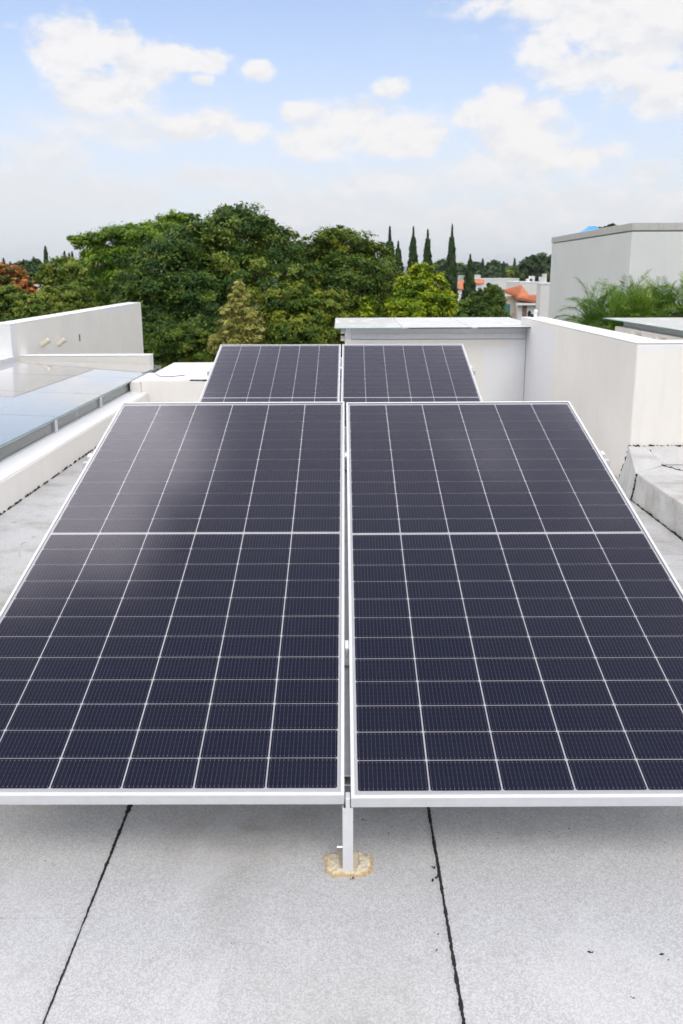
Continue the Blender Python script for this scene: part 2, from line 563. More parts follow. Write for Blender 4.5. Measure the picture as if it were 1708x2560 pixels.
# ------------------------------------------------------------------ the roof
XL, XR = -2.215, 2.10
roof = thing('roof', None, None)
tag(roof, 'flat house roof covered with pale mineral felt', None, None, 'structure')
box('slab', M['felt'], -2.6, 2.5, -4.0, 10.55, -0.35, -0.012, roof)

def wavy(xs, y0, y1, n, amp, seed):
    r = random.Random(seed)
    return [(xs + r.uniform(-amp, amp), y0 + (y1 - y0) * i / n) for i in range(n + 1)]

S1 = wavy(-0.617, -4.0, 9.0, 420, 0.0022, 1)
S2 = wavy(0.249, -4.0, 9.0, 420, 0.0022, 2)
MB().prism([(-2.3, -4.0)] + [(-0.617, -4.0), (-0.617, 1.6), (-2.3, 1.6)], -0.012, -0.003).build('membrane_sheet', M['felt'], roof)
MB().prism([(-2.3, 1.573), (-0.617, 1.573), (-0.617, 9.0), (-2.3, 9.0)], -0.012, 0.0005).build('membrane_sheet', M['felt'], roof)
MB().prism([(-0.617, -4.0)] + [(0.30, -4.0), (0.30, 9.0)] + S1[::-1][:-1] + [S1[0]], -0.012, 0.003).build('membrane_sheet', M['felt'], roof)
MB().prism(S2 + [(2.5, 9.0), (2.5, -4.0)][:2], -0.012, 0.0065).build('membrane_sheet', M['felt'], roof)

def bead(edge, z, wfun, seed, name='bitumen_bead'):
    """Black bitumen squeezed out along a felt lap."""
    r = random.Random(seed)
    v, f = [], []
    w = 0.006
    for i, (x, y) in enumerate(edge):
        w = 0.78 * w + 0.22 * wfun(y) * r.choice((0.1, 0.6, 1.0, 1.2, 2.4))
        o = r.uniform(-0.0005, 0.0005)
        v += [(x - w * 0.62 + o, y, z - 0.006), (x - w * 0.2 + o, y, z + 0.0022 + r.uniform(0, 0.002)), (x + w * 0.38 + o, y, z + 0.0012)]
    for i in range(len(edge) - 1):
        a = i * 3
        f += [(a, a + 1, a + 4, a + 3), (a + 1, a + 2, a + 5, a + 4)]
    mm = MB()
    mm.v, mm.f = v, f
    return mm.build(name, M['bitumen'], roof)

bead(wavy(-0.619, 0.4, 8.7, 3600, 0.0009, 11), 0.003, lambda y: 0.0046 + 0.009 * max(0, min(1, (y - 1.55) / 0.4)), 5)
bead(wavy(0.247, 0.4, 8.7, 3600, 0.0009, 12), 0.0065, lambda y: 0.0072, 6)

# crumbs of bitumen and twigs lying about
r = random.Random(21)
mm = MB()
spots = [(0.562, 1.467, 7), (0.724, 1.449, 6), (0.612, 1.353, 4), (0.229, 1.679, 9), (-0.787, 1.747, 3), (-0.579, 1.32, 3), (0.02, 1.686, 5), (0.215, 1.52, 4), (0.21, 1.47, 4), (-0.17, 1.49, 3), (0.236, 1.72, 6), (0.06, 1.90, 4), (0.13, 1.85, 3), (0.42, 1.83, 3), (0.63, 1.86, 3)]
spots += [(r.uniform(-0.9, 0.9), r.uniform(1.25, 2.0), r.choice((1, 1, 1.6, 2))) for _ in range(70)]
spots += [(r.uniform(-2.1, -1.2), r.uniform(3.0, 6.5), r.choice((2, 3, 4))) for _ in range(22)]
for (x, y, s) in spots:
    for q in range(2 if s > 3 else 1):
        c = Vector((x + r.uniform(-1, 1) * 0.0016 * s, y + r.uniform(-1, 1) * 0.0016 * s, 0.0075))
        a = r.uniform(0, 6.28)
        s *= 0.7
        L, Wd, Hh = 0.0011 * s * r.uniform(0.7, 1.8), 0.0008 * s * r.uniform(0.5, 1), 0.0006 * s
        b = len(mm.v)
        for dx, dy, dz in ((-1, 0, -.4), (0, -1, -.4), (1, 0, -.4), (0, 1, -.4), (0, 0, 1)):
            mm.v.append((c.x + L * dx * math.cos(a) - Wd * dy * math.sin(a), c.y + L * dx * math.sin(a) + Wd * dy * math.cos(a), c.z + Hh * dz))
        mm.f += [(b, b + 1, b + 4), (b + 1, b + 2, b + 4), (b + 2, b + 3, b + 4), (b + 3, b, b + 4)]
tag(mm.build('bitumen_crumbs', M['bitumen']), 'black bitumen crumbs scattered over the pale roofing felt', 'crumbs', None, 'stuff')
# bird droppings / sealant drips on the felt by the skylight kerb
mm = MB()
for i in range(7):
    x, y = r.uniform(-2.12, -1.75), r.uniform(3.7, 5.4)
    a, L = r.uniform(-0.5, 0.5), r.uniform(0.03, 0.09)
    pts = [(x + math.sin(a) * L * t + 0.012 * math.sin(5 * t + i), y + math.cos(a) * L * t, 0.003) for t in (0, .3, .6, 1)]
    mm.tube(pts, [0.002, 0.0045, 0.0035, 0.001], 5)
tag(mm.build('sealant_drips', M['felt_white']), 'white dried drips on the felt beside the skylight kerb', 'drips', None, 'stuff')

# house body below the roof
hb = thing('house_body', 'white house storey under the felt roof, mostly unseen', 'house', (0, 0, GZ))
box('wall', M['wall'], -4.4, 2.34, -4.0, 10.5, 0.0, 6.14, hb)

# ------------------------------------------------------------------ solar panels
PW_, PL_ = 1.1346, 2.280
HW, HL = PW_ / 2, PL_ / 2
LIP = 0.0098

def cell_mesh():
    w, h, c = 0.0899, 0.04520, 0.0036
    me = MB()
    me.v = [(-w + c, -h, 0), (w - c, -h, 0), (w, -h + c, 0), (w, h - c, 0), (w - c, h, 0), (-w + c, h, 0), (-w, h - c, 0), (-w, -h + c, 0)]
    me.f = [tuple(range(8))]
    me = me.mesh('cell')
    me.materials.append(M['cell'])
    return me
CELL = cell_mesh()

def frame_mesh(half_long, half_other):
    """One mitred frame member along local x, outer face at y=-half_other: profile with a lip over the glass."""
    prof = [(0.0, -0.029), (0.0, 0.0052), (0.0011, 0.0062), (LIP - 0.0008, 0.0062), (LIP, 0.0054), (LIP, 0.0034), (0.0018, 0.0034), (0.0018, -0.0272), (0.024, -0.0272), (0.024, -0.029)]
    mm = MB()
    n = len(prof)
    for sx in (-1, 1):
        for (d, z) in prof:
            mm.v.append((sx * (half_long - d), -half_other + d, z))
    mm.f = [(i, (i + 1) % n, n + (i + 1) % n, n + i) for i in range(n)]
    mm.f += [tuple(range(n - 1, -1, -1)), tuple(range(n, 2 * n))]
    me = mm.mesh('frame_member')
    me.materials.append(M['alu'])
    return me
FR_S, FR_L = frame_mesh(HW, HL), frame_mesh(HL, HW)
BACK = MB().box(-HW + 0.003, HW - 0.003, -HL + 0.003, HL - 0.003, -0.0035, -0.0012).mesh('backsheet')
BACK.materials.append(M['backsheet'])
PANE = MB()
PANE.v = [(-HW + 0.0025, -HL + 0.0025, 0.0032), (HW - 0.0025, -HL + 0.0025, 0.0032), (HW - 0.0025, HL - 0.0025, 0.0032), (-HW + 0.0025, HL - 0.0025, 0.0032)]
PANE.f = [(0, 1, 2, 3)]
PANE = PANE.mesh('glass_pane')
PANE.materials.append(M['pv_glass'])
JBOX = MB().box(-0.05, 0.05, -0.03, 0.03, -0.024, -0.0036).mesh('junction_box')
JBOX.materials.append(M['black'])

def solar_panel(centre, u, v, label):
    u, v = Vector(u).normalized(), Vector(v).normalized()
    w = u.cross(v).normalized()
    v = w.cross(u)
    t = link('solar_panel', None)
    t.matrix_world = Matrix(((u.x, v.x, w.x, centre[0]), (u.y, v.y, w.y, centre[1]), (u.z, v.z, w.z, centre[2]), (0, 0, 0, 1)))
    tag(t, label, 'solar panel', 'solar panels on the roof')
    for me, a in ((FR_S, 0), (FR_L, 90), (FR_S, 180), (FR_L, 270)):
        o = link('frame_member', me, t)
        o.rotation_euler.z = rad(a)
    link('backsheet', BACK, t)
    jr = random.Random(label)
    for rr in range(24):
        for cc in range(6):
            o = link('cell', CELL, t)
            y = (rr - 11.5) * 0.0925 + (0.006 if rr > 11 else -0.006)
            o.location = ((cc - 2.5) * 0.1837 + jr.uniform(-0.0003, 0.0003), y + jr.uniform(-0.0002, 0.0002), 0.0)
    for k in (-1, 0, 1):
        o = link('junction_box', JBOX, t)
        o.location = (k * 0.36, 0, 0)
    link('glass_pane', PANE, t)
    return t

solar_panel((-0.5575, 2.8030, 0.5507), (0.99998, -0.00611, 0.00139), (0.00546, 0.95883, 0.28394), 'large dark solar panel in the front row, left of the post')
solar_panel((0.5898, 2.7894, 0.5503), (0.99999, -0.00295, 0.00232), (0.00217, 0.95884, 0.28393), 'large dark solar panel in the front row, right of the post')
_ty, _yw = rad(16.95), rad(-0.667)
_bu = Vector((math.cos(_yw), math.sin(_yw), 0))
_bv = Vector((-math.cos(_ty) * math.sin(_yw), math.cos(_ty) * math.cos(_yw), math.sin(_ty)))
_bc = Vector((-0.008, 6.221, 0.540))
_off = 0.1837 * 3 + 0.0235
solar_panel(_bc - _bu * _off, _bu, _bv, 'solar panel in the back row on the left, half hidden by the front row')
solar_panel(_bc + _bu * _off, _bu, _bv, 'solar panel in the back row on the right, before the white wall')

# ------------------------------------------------------------------ mounting racks
def channel(name, parent, p, q, w, h, mat, wall=0.003):
    """Hollow rectangular bar from p to q (centre line), w across, h high."""
    p, q = Vector(p), Vector(q)
    t = (q - p).normalized()
    ref = Vector((0, 0, 1)) if abs(t.z) < 0.9 else Vector((0, 1, 0))
    s = t.cross(ref).normalized()
    k = s.cross(t).normalized()
    mm = MB()
    for e in (p, q):
        for a, b in ((-1, -1), (1, -1), (1, 1), (-1, 1)):
            mm.v.append(tuple(e + s * a * w / 2 + k * b * h / 2))
        for a, b in ((-1, -1), (1, -1), (1, 1), (-1, 1)):
            mm.v.append(tuple(e + s * a * (w / 2 - wall) + k * b * (h / 2 - wall)))
    for i in range(4):
        j = (i + 1) % 4
        mm.f += [(i, j, 8 + j, 8 + i), (4 + j, 4 + i, 12 + i, 12 + j), (i, 4 + i, 4 + j, j), (8 + j, 12 + j, 12 + i, 8 + i)]
    return mm.build(name, mat, parent, 0.0012)

def rack(origin, u, v, label, foot_y, feet, zfloor=0.003):
    """Posts, rafters and purlins under one row; origin = middle of the row on the cell plane."""
    u, v = Vector(u).normalized(), Vector(v).normalized()
    w = u.cross(v).normalized()
    t = thing('mounting_rack', label, 'rack', (origin[0], origin[1], 0))
    inv = Matrix.Translation(-Vector((origin[0], origin[1], 0)))
    O = Vector(origin)
    def L(a, b, c):
        return inv @ (O + u * a + v * b + w * c)
    for b in (-0.60, 0.60):
        channel('purlin', t, L(-1.185, b, -0.050), L(1.185, b, -0.050), 0.040, 0.038, M['alu_grey'])
        for s in (-1, 1):
            mm = MB()
            c = L(s * 1.1485, b, 0)
            o = mm.box(-0.008, 0.008, -0.016, 0.016, -0.03, 0.0075).build('end_clamp', M['alu'], t, 0.002)
            o.location = c
            o.rotation_euler = (math.atan2(v.z, v.y), 0, 0)
        o = MB().box(-0.0055, 0.0055, -0.018, 0.018, -0.03, 0.004).build('middle_clamp', M['alu'], t, 0.001)
        o.location = L(0, b, 0)
        o.rotation_euler = (math.atan2(v.z, v.y), 0, 0)
    for a in feet:
        channel('rafter', t, L(a, -1.02, -0.092), L(a, 1.02, -0.092), 0.027, 0.040, M['alu_grey'])
        for b, wd in ((-1.128, 0.027), (0.86, 0.035)):
            top = L(a, b, -0.036 if b < 0 else -0.115)
            channel('post', t, (top.x, top.y, zfloor), (top.x, top.y, top.z), wd, 0.040, M['alu'])
            o = MB().box(-0.035, 0.035, -0.012, 0.035, 0, 0.004).build('foot_plate', M['steel'], t)
            o.location = (top.x, top.y, zfloor)
    # diagonal braces between the middle posts
    channel('brace', t, L(0, 0.86, -0.42), L(0, 0.1, -0.10), 0.025, 0.03, M['alu_grey'])
    return t

rk = rack((0.0165, 2.796, 0.5505), (1, -0.004, 0.002), (0.004, 0.95884, 0.28394), 'white aluminium mounting rack under the front row of panels', 1.72, (-1.05, 0.0, 1.05))
rack(_bc, _bu, _bv, 'aluminium mounting rack under the back row of panels', 5.1, (-1.05, 0.0, 1.05))

box('post_tab', M['alu'], -0.0098, 0.0012, -1.094, -1.064, 0.186, 0.222, rk)
# the screw on the middle front post
o = MB().tube([(-0.016, 1.742, 0.052), (0.004, 1.742, 0.052)], [0.0032, 0.0032], 6).build('screw', M['steel'], None)
tag(o, 'small shiny screw sticking out of the front post', 'screw')

# foam collar round the front post
def foam():
    r = random.Random(3)
    me = bpy.data.meshes.new('foam_collar')
    bm = bmesh.new()
    NX, NY = 84, 60
    x0, x1, y0, y1 = -0.062, 0.092, 1.68, 1.80
    tints = []
    grid = []
    from mathutils import noise as mn
    def bump(x, y):
        return 2.2 * mn.fractal(Vector((x * 70, y * 70, 0.3)), 0.8, 2.1, 5)
    for j in range(NY + 1):
        row = []
        for i in range(NX + 1):
            x, y = x0 + (x1 - x0) * i / NX, y0 + (y1 - y0) * j / NY
            cx, cy, a, b = 0.0145, 1.737, 0.0625, 0.0425
            qx, qy = (x - cx) / a, (y - cy) / b
            d = (abs(qx) ** 3.2 + abs(qy) ** 3.2) ** (1 / 3.2)
            ang = math.atan2(qy, qx)
            d += 0.16 * mn.fractal(Vector((x * 55, y * 55, 2.0)), 0.8, 2.1, 4)
            e = max(0.0, 1 - d)
            z = 0.007 * (1 - (1 - min(1, e * 2.4)) ** 2) if e > 0 else -0.006
            if e > 0:
                z += 0.0022 * bump(x, y) * min(1, e * 6) + 0.0075
            # hollow round the post, open at the back
            if abs(x - 0.0165) < 0.026 and 1.724 < y:
                z = min(z, 0.010)
            row.append(bm.verts.new((x, y, z)))
            tints.append(min(1.0, max(0.0, 1 - e * 3.2)))
        grid.append(row)
    for j in range(NY):
        for i in range(NX):
            q = (grid[j][i], grid[j][i + 1], grid[j + 1][i + 1], grid[j + 1][i])
            if max(p.co.z for p in q) > 0:
                bm.faces.new(q)
    bm.verts.index_update()
    keep = [p for p in bm.verts if p.link_faces]
    tv = [tints[p.index] for p in keep]
    for p in [p for p in bm.verts if not p.link_faces]:
        bm.verts.remove(p)
    bm.to_mesh(me)
    bm.free()
    at = me.attributes.new('tint', 'FLOAT', 'POINT')
    at.data.foreach_set('value', tv)
    me.materials.append(M['foam'])
    me.shade_smooth()
    o = link('foam_collar', me)
    tag(o, 'yellowish expanding foam collar around the foot of the front post', 'foam')
foam()

# ------------------------------------------------------------------ left side: kerb, skylight, walls
kerb = thing('kerb_wall', 'low cream kerb wall along the left skylight, its foot lined with black tar', 'wall', (XL, 4, 0))
_k = lambda n, mt, x0, x1, y0, y1, z0, z1, bv=0.0: box(n, mt, x0 - XL, x1 - XL, y0 - 4, y1 - 4, z0, z1, kerb, bv)
WK = wall_mat('kerb render', WHITE, (), 0.08)
_k('face', WK, -2.46, XL, -3.0, 8.80, -0.1, 0.208, 0.010)
_k('ledge_coat', M['coping'], -2.455, XL - 0.006, -3.0, 8.795, 0.2085, 0.214, 0.003)
r = random.Random(8)
mm = MB()
y = 3.0
while y < 8.7:
    L = r.uniform(0.008, 0.07)
    if r.random() < 0.66:
        n = max(2, int(L / 0.012))
        b = len(mm.v)
        for i in range(n + 1):
            yy = y + L * i / n - 4
            hgt = 0.008 + r.uniform(-0.004, 0.008)
            mm.v += [(0.0025, yy, hgt + r.uniform(0.001, 0.009) * math.sin(math.pi * i / n)), (0.004, yy, hgt - 0.004), (0.006 + r.uniform(0, 0.007), yy, 0.0045)]
        for i in range(n):
            a = b + i * 3
            mm.f += [(a, a + 1, a + 4, a + 3), (a + 1, a + 2, a + 5, a + 4)]
    y += L + r.uniform(0, 0.02)
mm.build('tar_line', M['bitumen'], kerb)

# glass roof of the skylight: slopes up to the left
SKX0, SKX1 = -4.26, -2.405
def skz(x):
    return 0.350 + (SKX1 - x) * 0.042
joints = [2.68, 3.94, 5.20, 6.457, 7.715, 8.98, 10.33]
sk = thing('skylight', 'large tinted glass skylight behind the left kerb wall', 'skylight', (-2.44, 6, 0.2))
def S(m_, *a):
    o = m_.build(*a)
    o.location = (2.44, -6, -0.2)
    return o
for a, b in zip(joints[:-1], joints[1:]):
    mm = MB()
    x0, x1, y0, y1 = SKX0, SKX1, a + 0.004, b - 0.004
    mm.hexa([(x0, y0, skz(x0) - 0.010), (x1, y0, skz(x1) - 0.010), (x1, y1, skz(x1) - 0.010), (x0, y1, skz(x0) - 0.010), (x0, y0, skz(x0)), (x1, y0, skz(x1)), (x1, y1, skz(x1)), (x0, y1, skz(x0))])
    S(mm, 'glass_pane', M['glass'], sk)
    S(MB().box(SKX1 - 0.004, SKX1 + 0.002, y0, y1, skz(SKX1) - 0.012, skz(SKX1) - 0.002), 'pane_edge', M['glass_edge'], sk)
    mm = MB()
    S(MB().box(-2.452, -2.444, y0 + 0.03, y1 - 0.03, 0.222, 0.318), 'side_pane', M['side_glass'], sk)
for y in joints[1:]:
    S(MB().box(-2.470, -2.425, y - 0.03, y + 0.03, 0.2145, 0.336), 'upright', M['alu_grey'], sk, 0.003)
for y in joints[:-1]:
    mm = MB()
    x0, x1 = SKX0, -2.43
    mm.hexa([(x0, y - .02, skz(x0) - .07), (x1, y - .02, skz(x1) - .07), (x1, y + .02, skz(x1) - .07), (x0, y + .02, skz(x0) - .07), (x0, y - .02, skz(x0) - .0115), (x1, y - .02, skz(x1) - .0115), (x1, y + .02, skz(x1) - .0115), (x0, y + .02, skz(x0) - .0115)])
    S(mm, 'glazing_bar', M['alu_grey'], sk)
S(MB().box(-2.475, -2.43, 2.7, 10.3, 0.319, 0.337), 'top_rail', M['alu_grey'], sk)
S(MB().box(-2.475, -2.43, 2.7, 9.2, 0.2146, 0.224), 'bottom_rail', M['alu_grey'], sk)
# room below the glass
S(MB().box(SKX0, -2.6, 0.0, 10.2, -2.6, -2.5), 'room_floor', M['interior'], sk)
S(MB().box(SKX0 - 0.02, SKX0 + 0.05, 0.0, 10.2, -2.5, 0.25), 'room_wall', M['interior'], sk)
S(MB().box(SKX0, -2.47, 10.2, 10.3, -2.5, 0.33), 'room_wall', M['interior'], sk)
S(MB().box(-2.52, -2.47, 0.0, 10.2, -2.5, 0.2), 'room_wall', M['interior'], sk)
box_p = box('corner_pier', M['wall'], -2.425, -2.302, 8.79, 9.62, 0.2, 0.336, None, 0.006)
tag(box_p, 'short white pier under the far corner of the left skylight', 'pier')

lp = thing('parapet_wall', 'low white parapet right behind the left skylight glass', 'wall', (-3.4, 10.36, 0))
box('wall', WK, -0.95, 0.83, 0.0, 0.22, -0.4, 0.472, lp, 0.006)
box('coping', M['coping'], -0.95, 0.835, -0.004, 0.224, 0.4725, 0.481, lp, 0.003)

# tall wall on the left, running away from the camera
TX = -4.30
tw = thing('boundary_wall', 'tall white wall on the left with two pipe stubs', 'wall', (TX, 10.13, 0))
TWM = wall_mat('boundary render', WHITE, [(-5, 0, 14.2, 16.0, 0.86, 1.2), (-9, 0, 9.0, 10.28, -3, 2)], 0.07)
def tzz(y):
    return 0.912 + (y - 10.13) * 0.0092
mm = MB()
mm.hexa([(-0.30, 0, -6.5), (0, 0, -6.5), (0, 6.74, -6.5), (-0.30, 6.74, -6.5), (-0.30, 0, tzz(10.13) - .006), (0, 0, tzz(10.13) - .006), (0, 6.74, tzz(16.87) - .006), (-0.30, 6.74, tzz(16.87) - .006)])
mm.build('wall', TWM, tw, 0.012)
mm = MB()
a_, b_ = tzz(10.13), tzz(16.87)
mm.hexa([(-0.302, -0.002, a_ - .0055), (0.002, -0.002, a_ - .0055), (0.002, 6.742, b_ - .0055), (-0.302, 6.742, b_ - .0055), (-0.302, -0.002, a_), (0.002, -0.002, a_), (0.002, 6.742, b_), (-0.302, 6.742, b_)])
mm.build('coping', M['coping'], tw)
box('return_wall', M['coping'], -4.0, -0.30, 0.0, 0.30, -6.5, a_ - 0.001, tw, 0.006)
for (yy, zz) in ((11.15, 0.525), (11.80, 0.478)):
    o = MB().tube([(-0.02, yy - 10.13, zz + 0.02), (0.05, yy - 10.11, zz + 0.065), (0.075, yy - 10.10, zz + 0.085)], [0.036, 0.036, 0.036], 12).build('pipe', M['pvc'], tw)
    MB().tube([(0.062, yy - 10.105, zz + 0.076), (0.100, yy - 10.09, zz + 0.105)], [0.043, 0.043], 12).build('pipe_cap', M['pvc'], o)
box('weep_slot', M['black'], 0.0005, 0.004, 12.765 - 10.13, 12.805 - 10.13, 0.48, 0.588, tw)
# white kerb between the skylight glass and the return wall
o = box('skylight_kerb', M['coping'], -4.62, -4.275, 3.0, 10.12, 0.1, 0.50, None, 0.01)
tag(o, 'white kerb on the far left edge of the left skylight', 'kerb')

# raised strip of roof beyond the panels, white-coated top
st = thing('roof_upstand', 'white-topped low upstand closing the roof behind the left back panel', 'upstand', (-1.1, 8.8, 0))
box('face', WK, -1.2, 1.145, 0.0, 1.84, -0.1, 0.345, st, 0.012)
box('white_coat', M['coping'], -1.2, 1.144, 0.010, 1.838, 0.3455, 0.352, st, 0.003)
r = random.Random(9)
mm = MB()
for i in range(26):
    x = r.uniform(-0.65, 1.1)
    L = r.uniform(0.02, 0.09)
    mm.box(x, x + L, -0.004, 0.008, 0.342 + r.uniform(-.004, .004), 0.3525 + r.uniform(0, .003))
mm.build('tar_line', M['bitumen'], st)
cb = MB().tube([(-2.40, 9.3, 0.365), (-2.30, 9.35, 0.40), (-2.22, 9.2, 0.375), (-2.12, 9.02, 0.362), (-1.98, 9.06, 0.360), (-1.86, 9.18, 0.360)], [0.004] * 6, 8).build('cable', M['black'], None, 0, True)
tag(cb, 'short black cable curling over the white upstand near the skylight', 'cable')

# ------------------------------------------------------------------ right side
RT = 1.035
RW = wall_mat('right render', WHITE, [(1.9, 2.3, 7.65, 9.0, -1, 0.99), (2.13, 2.43, 5.3, 5.52, 0.985, 1.02), (1.62, 2.2, 8.7, 8.9, -1, 0.72)], 0.07)
rw = thing('parapet_wall', 'tall white L-shaped wall right of the panels with thick white top', 'wall', (XR, 5.5, 0))
mm = MB()
mm.prism([(0, 0), (4.0, 0), (4.0, 0.25), (0.25, 0.25), (0.25, 3.60), (0, 3.60)], -0.6, RT - 0.006)
mm.build('wall', RW, rw, 0.012)
mm = MB()
mm.prism([(-0.003, -0.003), (4.0, -0.003), (4.0, 0.253), (0.253, 0.253), (0.253, 3.603), (-0.003, 3.603)], RT - 0.0055, RT)
mm.build('coping', M['coping'], rw, 0.003)

bw = thing('end_wall', 'cream end wall behind the right back panel, under an aluminium beam', 'wall', (0.05, 8.8, 0))
box('wall', RW, 0.0, 2.048, 0.0, 0.18, -0.2, 0.80, bw, 0.008)
for zz in (0.806, 0.888):
    MB().tube([(-0.055, 0.14, zz), (0.03, 0.14, zz)], [0.030, 0.030], 12).build('pipe', M['pvc'], bw)
bs = thing('glass_canopy', 'long flat glass canopy on a pale aluminium beam behind the back panels', 'canopy', (1.0, 9.4, 0.8))
box('beam', M['alu'], -0.95 + 0.07, 1.098, -0.585, -0.535, 0.003, 0.132, bs, 0.004)
box('beam_flange', M['alu'], -0.95 + 0.07, 1.098, -0.595, -0.5855, 0.060, 0.066, bs)
box('end_cap', M['coping'], -0.95, -0.88, -0.59, -0.53, -0.06, 0.134, bs, 0.004)
for (x0, x1) in ((-1.072, -0.32), (-0.314, 0.44), (0.446, 1.22)):
    mm = MB()
    y0, y1 = -0.78, 0.95
    z0, z1 = 0.146, 0.166
    mm.hexa([(x0, y0, z0 - .010), (x1, y0 + .02, z0 - .010), (x1, y1, z1 - .010), (x0, y1, z1 - .010), (x0, y0, z0), (x1, y0 + .02, z0), (x1, y1, z1), (x0, y1, z1)])
    mm.build('glass_pane', M['canopy_glass'], bs)
    box('pane_edge', M['glass_edge'], x0 + .002, x1 - .002, y0 - .0025 + (.004 if x0 > -1 else 0), y0 - .0005 + .002, z0 - .010, z0 - 0.0005, bs)
box('side_beam', M['alu'], -0.95, -0.90, -0.52, 0.95, 0.003, 0.132, bs, 0.003)
box('rear_beam', M['alu'], -0.95, 1.098, 0.90, 0.95, 0.003, 0.150, bs, 0.003)
box('lower_wall', M['wall'], -0.95, 1.098, -0.41, 0.94, -2.5, 0.002, bs)

# felt-clad step at the right, running towards the camera
stp = thing('roof_step', 'felt-clad raised step at the foot of the right wall', 'step', (1.972, 5.0, 0))
mm = MB()
lo = [(0, -9), (4.1, -9), (4.1, 0.498), (0.126, 0.498), (0, 0.06)]
hi = [(0.022, -9), (4.1, -9), (4.1, 0.498), (0.13, 0.498), (0.022, 0.06)]
mm.v = [(x, y, -0.05) for x, y in lo] + [(x, y, 0.195) for x, y in hi]
mm.f = [(4, 3, 2, 1, 0), (5, 6, 7, 8, 9)] + [(i, (i + 1) % 5, 5 + (i + 1) % 5, 5 + i) for i in range(5)]
mm.build('platform', M['felt_white'], stp, 0.009)
mm = MB()
# cant strip turned up against the wall, and the wedge round its corner
mm.v = [(0.022, 0.06, 0.193), (0.124, 0.499, 0.285), (4.1, 0.499, 0.285), (4.1, 0.30, 0.193), (0.30, 0.28, 0.1965), (0.005, 0.07, 0.0), (0.125, 0.64, 0.0), (0.124, 0.52, 0.20)]
mm.f = [(0, 4, 1), (4, 3, 2, 1), (0, 1, 7, 6, 5)]
o = mm.build('cant_strip', M['felt_white'], stp)
sm = o.modifiers.new('solid', 'SOLIDIFY')
sm.thickness = 0.006
sm.offset = 1
r = random.Random(31)
def tar_path(pts, w, parent, seed, jit=0.006, seg=0.012):
    r = random.Random(seed)
    out = []
    for a, b in zip(pts[:-1], pts[1:]):
        a, b = Vector(a), Vector(b)
        n = max(2, int((b - a).length / seg))
        for i in range(n):
            out.append(a.lerp(b, i / n) + Vector((r.uniform(-jit, jit), r.uniform(-jit, jit), r.uniform(-jit, jit))) * 0.5)
    out.append(Vector(pts[-1]))
    return MB().tube(out, [w * r.uniform(0.25, 1.5) for _ in out], 5).build('tar_line', M['bitumen'], parent)
tar_path([(0.124, 0.494, 0.290), (0.4, 0.494, 0.283), (0.9, 0.494, 0.290), (2.0, 0.494, 0.284)], 0.006, stp, 1, 0.016)
tar_path([(0.124, 0.494, 0.288), (0.120, 0.512, 0.20), (0.124, 0.635, 0.012)], 0.007, stp, 2, 0.012)
tar_path([(0.260, 0.490, 0.285), (0.262, 0.30, 0.203), (0.36, 0.10, 0.198), (0.46, -0.05, 0.198)], 0.004, stp, 3, 0.006)
tar_path([(0.020, 0.045, 0.198), (0.010, 0.050, 0.10), (-0.004, 0.062, 0.008)], 0.006, stp, 4, 0.010)
tar_path([(-0.004, 0.06, 0.009), (-0.004, -0.5, 0.009), (-0.004, -1.2, 0.009), (-0.004, -2.0, 0.009)], 0.0055, stp, 5, 0.008)

# neighbour's skylight beyond the right wall
nw = thing('neighbour_wall', 'white neighbouring kerb wall with pipe stubs beyond the right wall', 'wall', (3.55, 10.0, 0))
box('wall', M['wall'], 0.0, 0.25, -6.0, 0.10, -2.0, 0.86, nw, 0.008)
for (yy, zz) in ((9.22, 0.80), (8.50, 0.80)):
    o = MB().tube([(0.02, yy - 10, zz), (-0.09, yy - 10, zz)], [0.036, 0.036], 12).build('pipe', M['pvc'], nw)
    MB().tube([(-0.075, yy - 10, zz), (-0.12, yy - 10, zz)], [0.045, 0.045], 12).build('pipe_cap', M['pvc'], o)
ns = thing('skylight', 'neighbouring glass skylight at the right edge, before the palms', 'skylight', (3.6, 8, 0.86))
box('side_rail', M['alu'], 0.04, 0.10, -4.0, 2.05, 0.003, 0.075, ns, 0.003)
for (y0, y1) in ((-4.0, -1.4), (-1.394, 0.5), (0.506, 2.40)):
    mm = MB()
    mm.box(-0.11, 3.2, y0, y1, 0.078, 0.090)
    mm.build('glass_pane', M['canopy_glass'], ns)
    box('pane_edge', M['glass_edge'], -0.113, -0.1105, y0, y1, 0.078, 0.0895, ns)
box('far_rail', M['alu'], 0.11, 3.2, 2.0, 2.05, 0.003, 0.075, ns)
box('room_floor', M['interior'], 0.21, 3.2, -4.0, 2.0, -2.6, -2.5, ns)
nb = thing('neighbour_house', 'white neighbouring house body below the right skylight', 'house', (5.5, 6, GZ))
box('wall', M['wall'], -3.10, 3.0, -10.0, 4.4, 0.0, 3.6, nb)

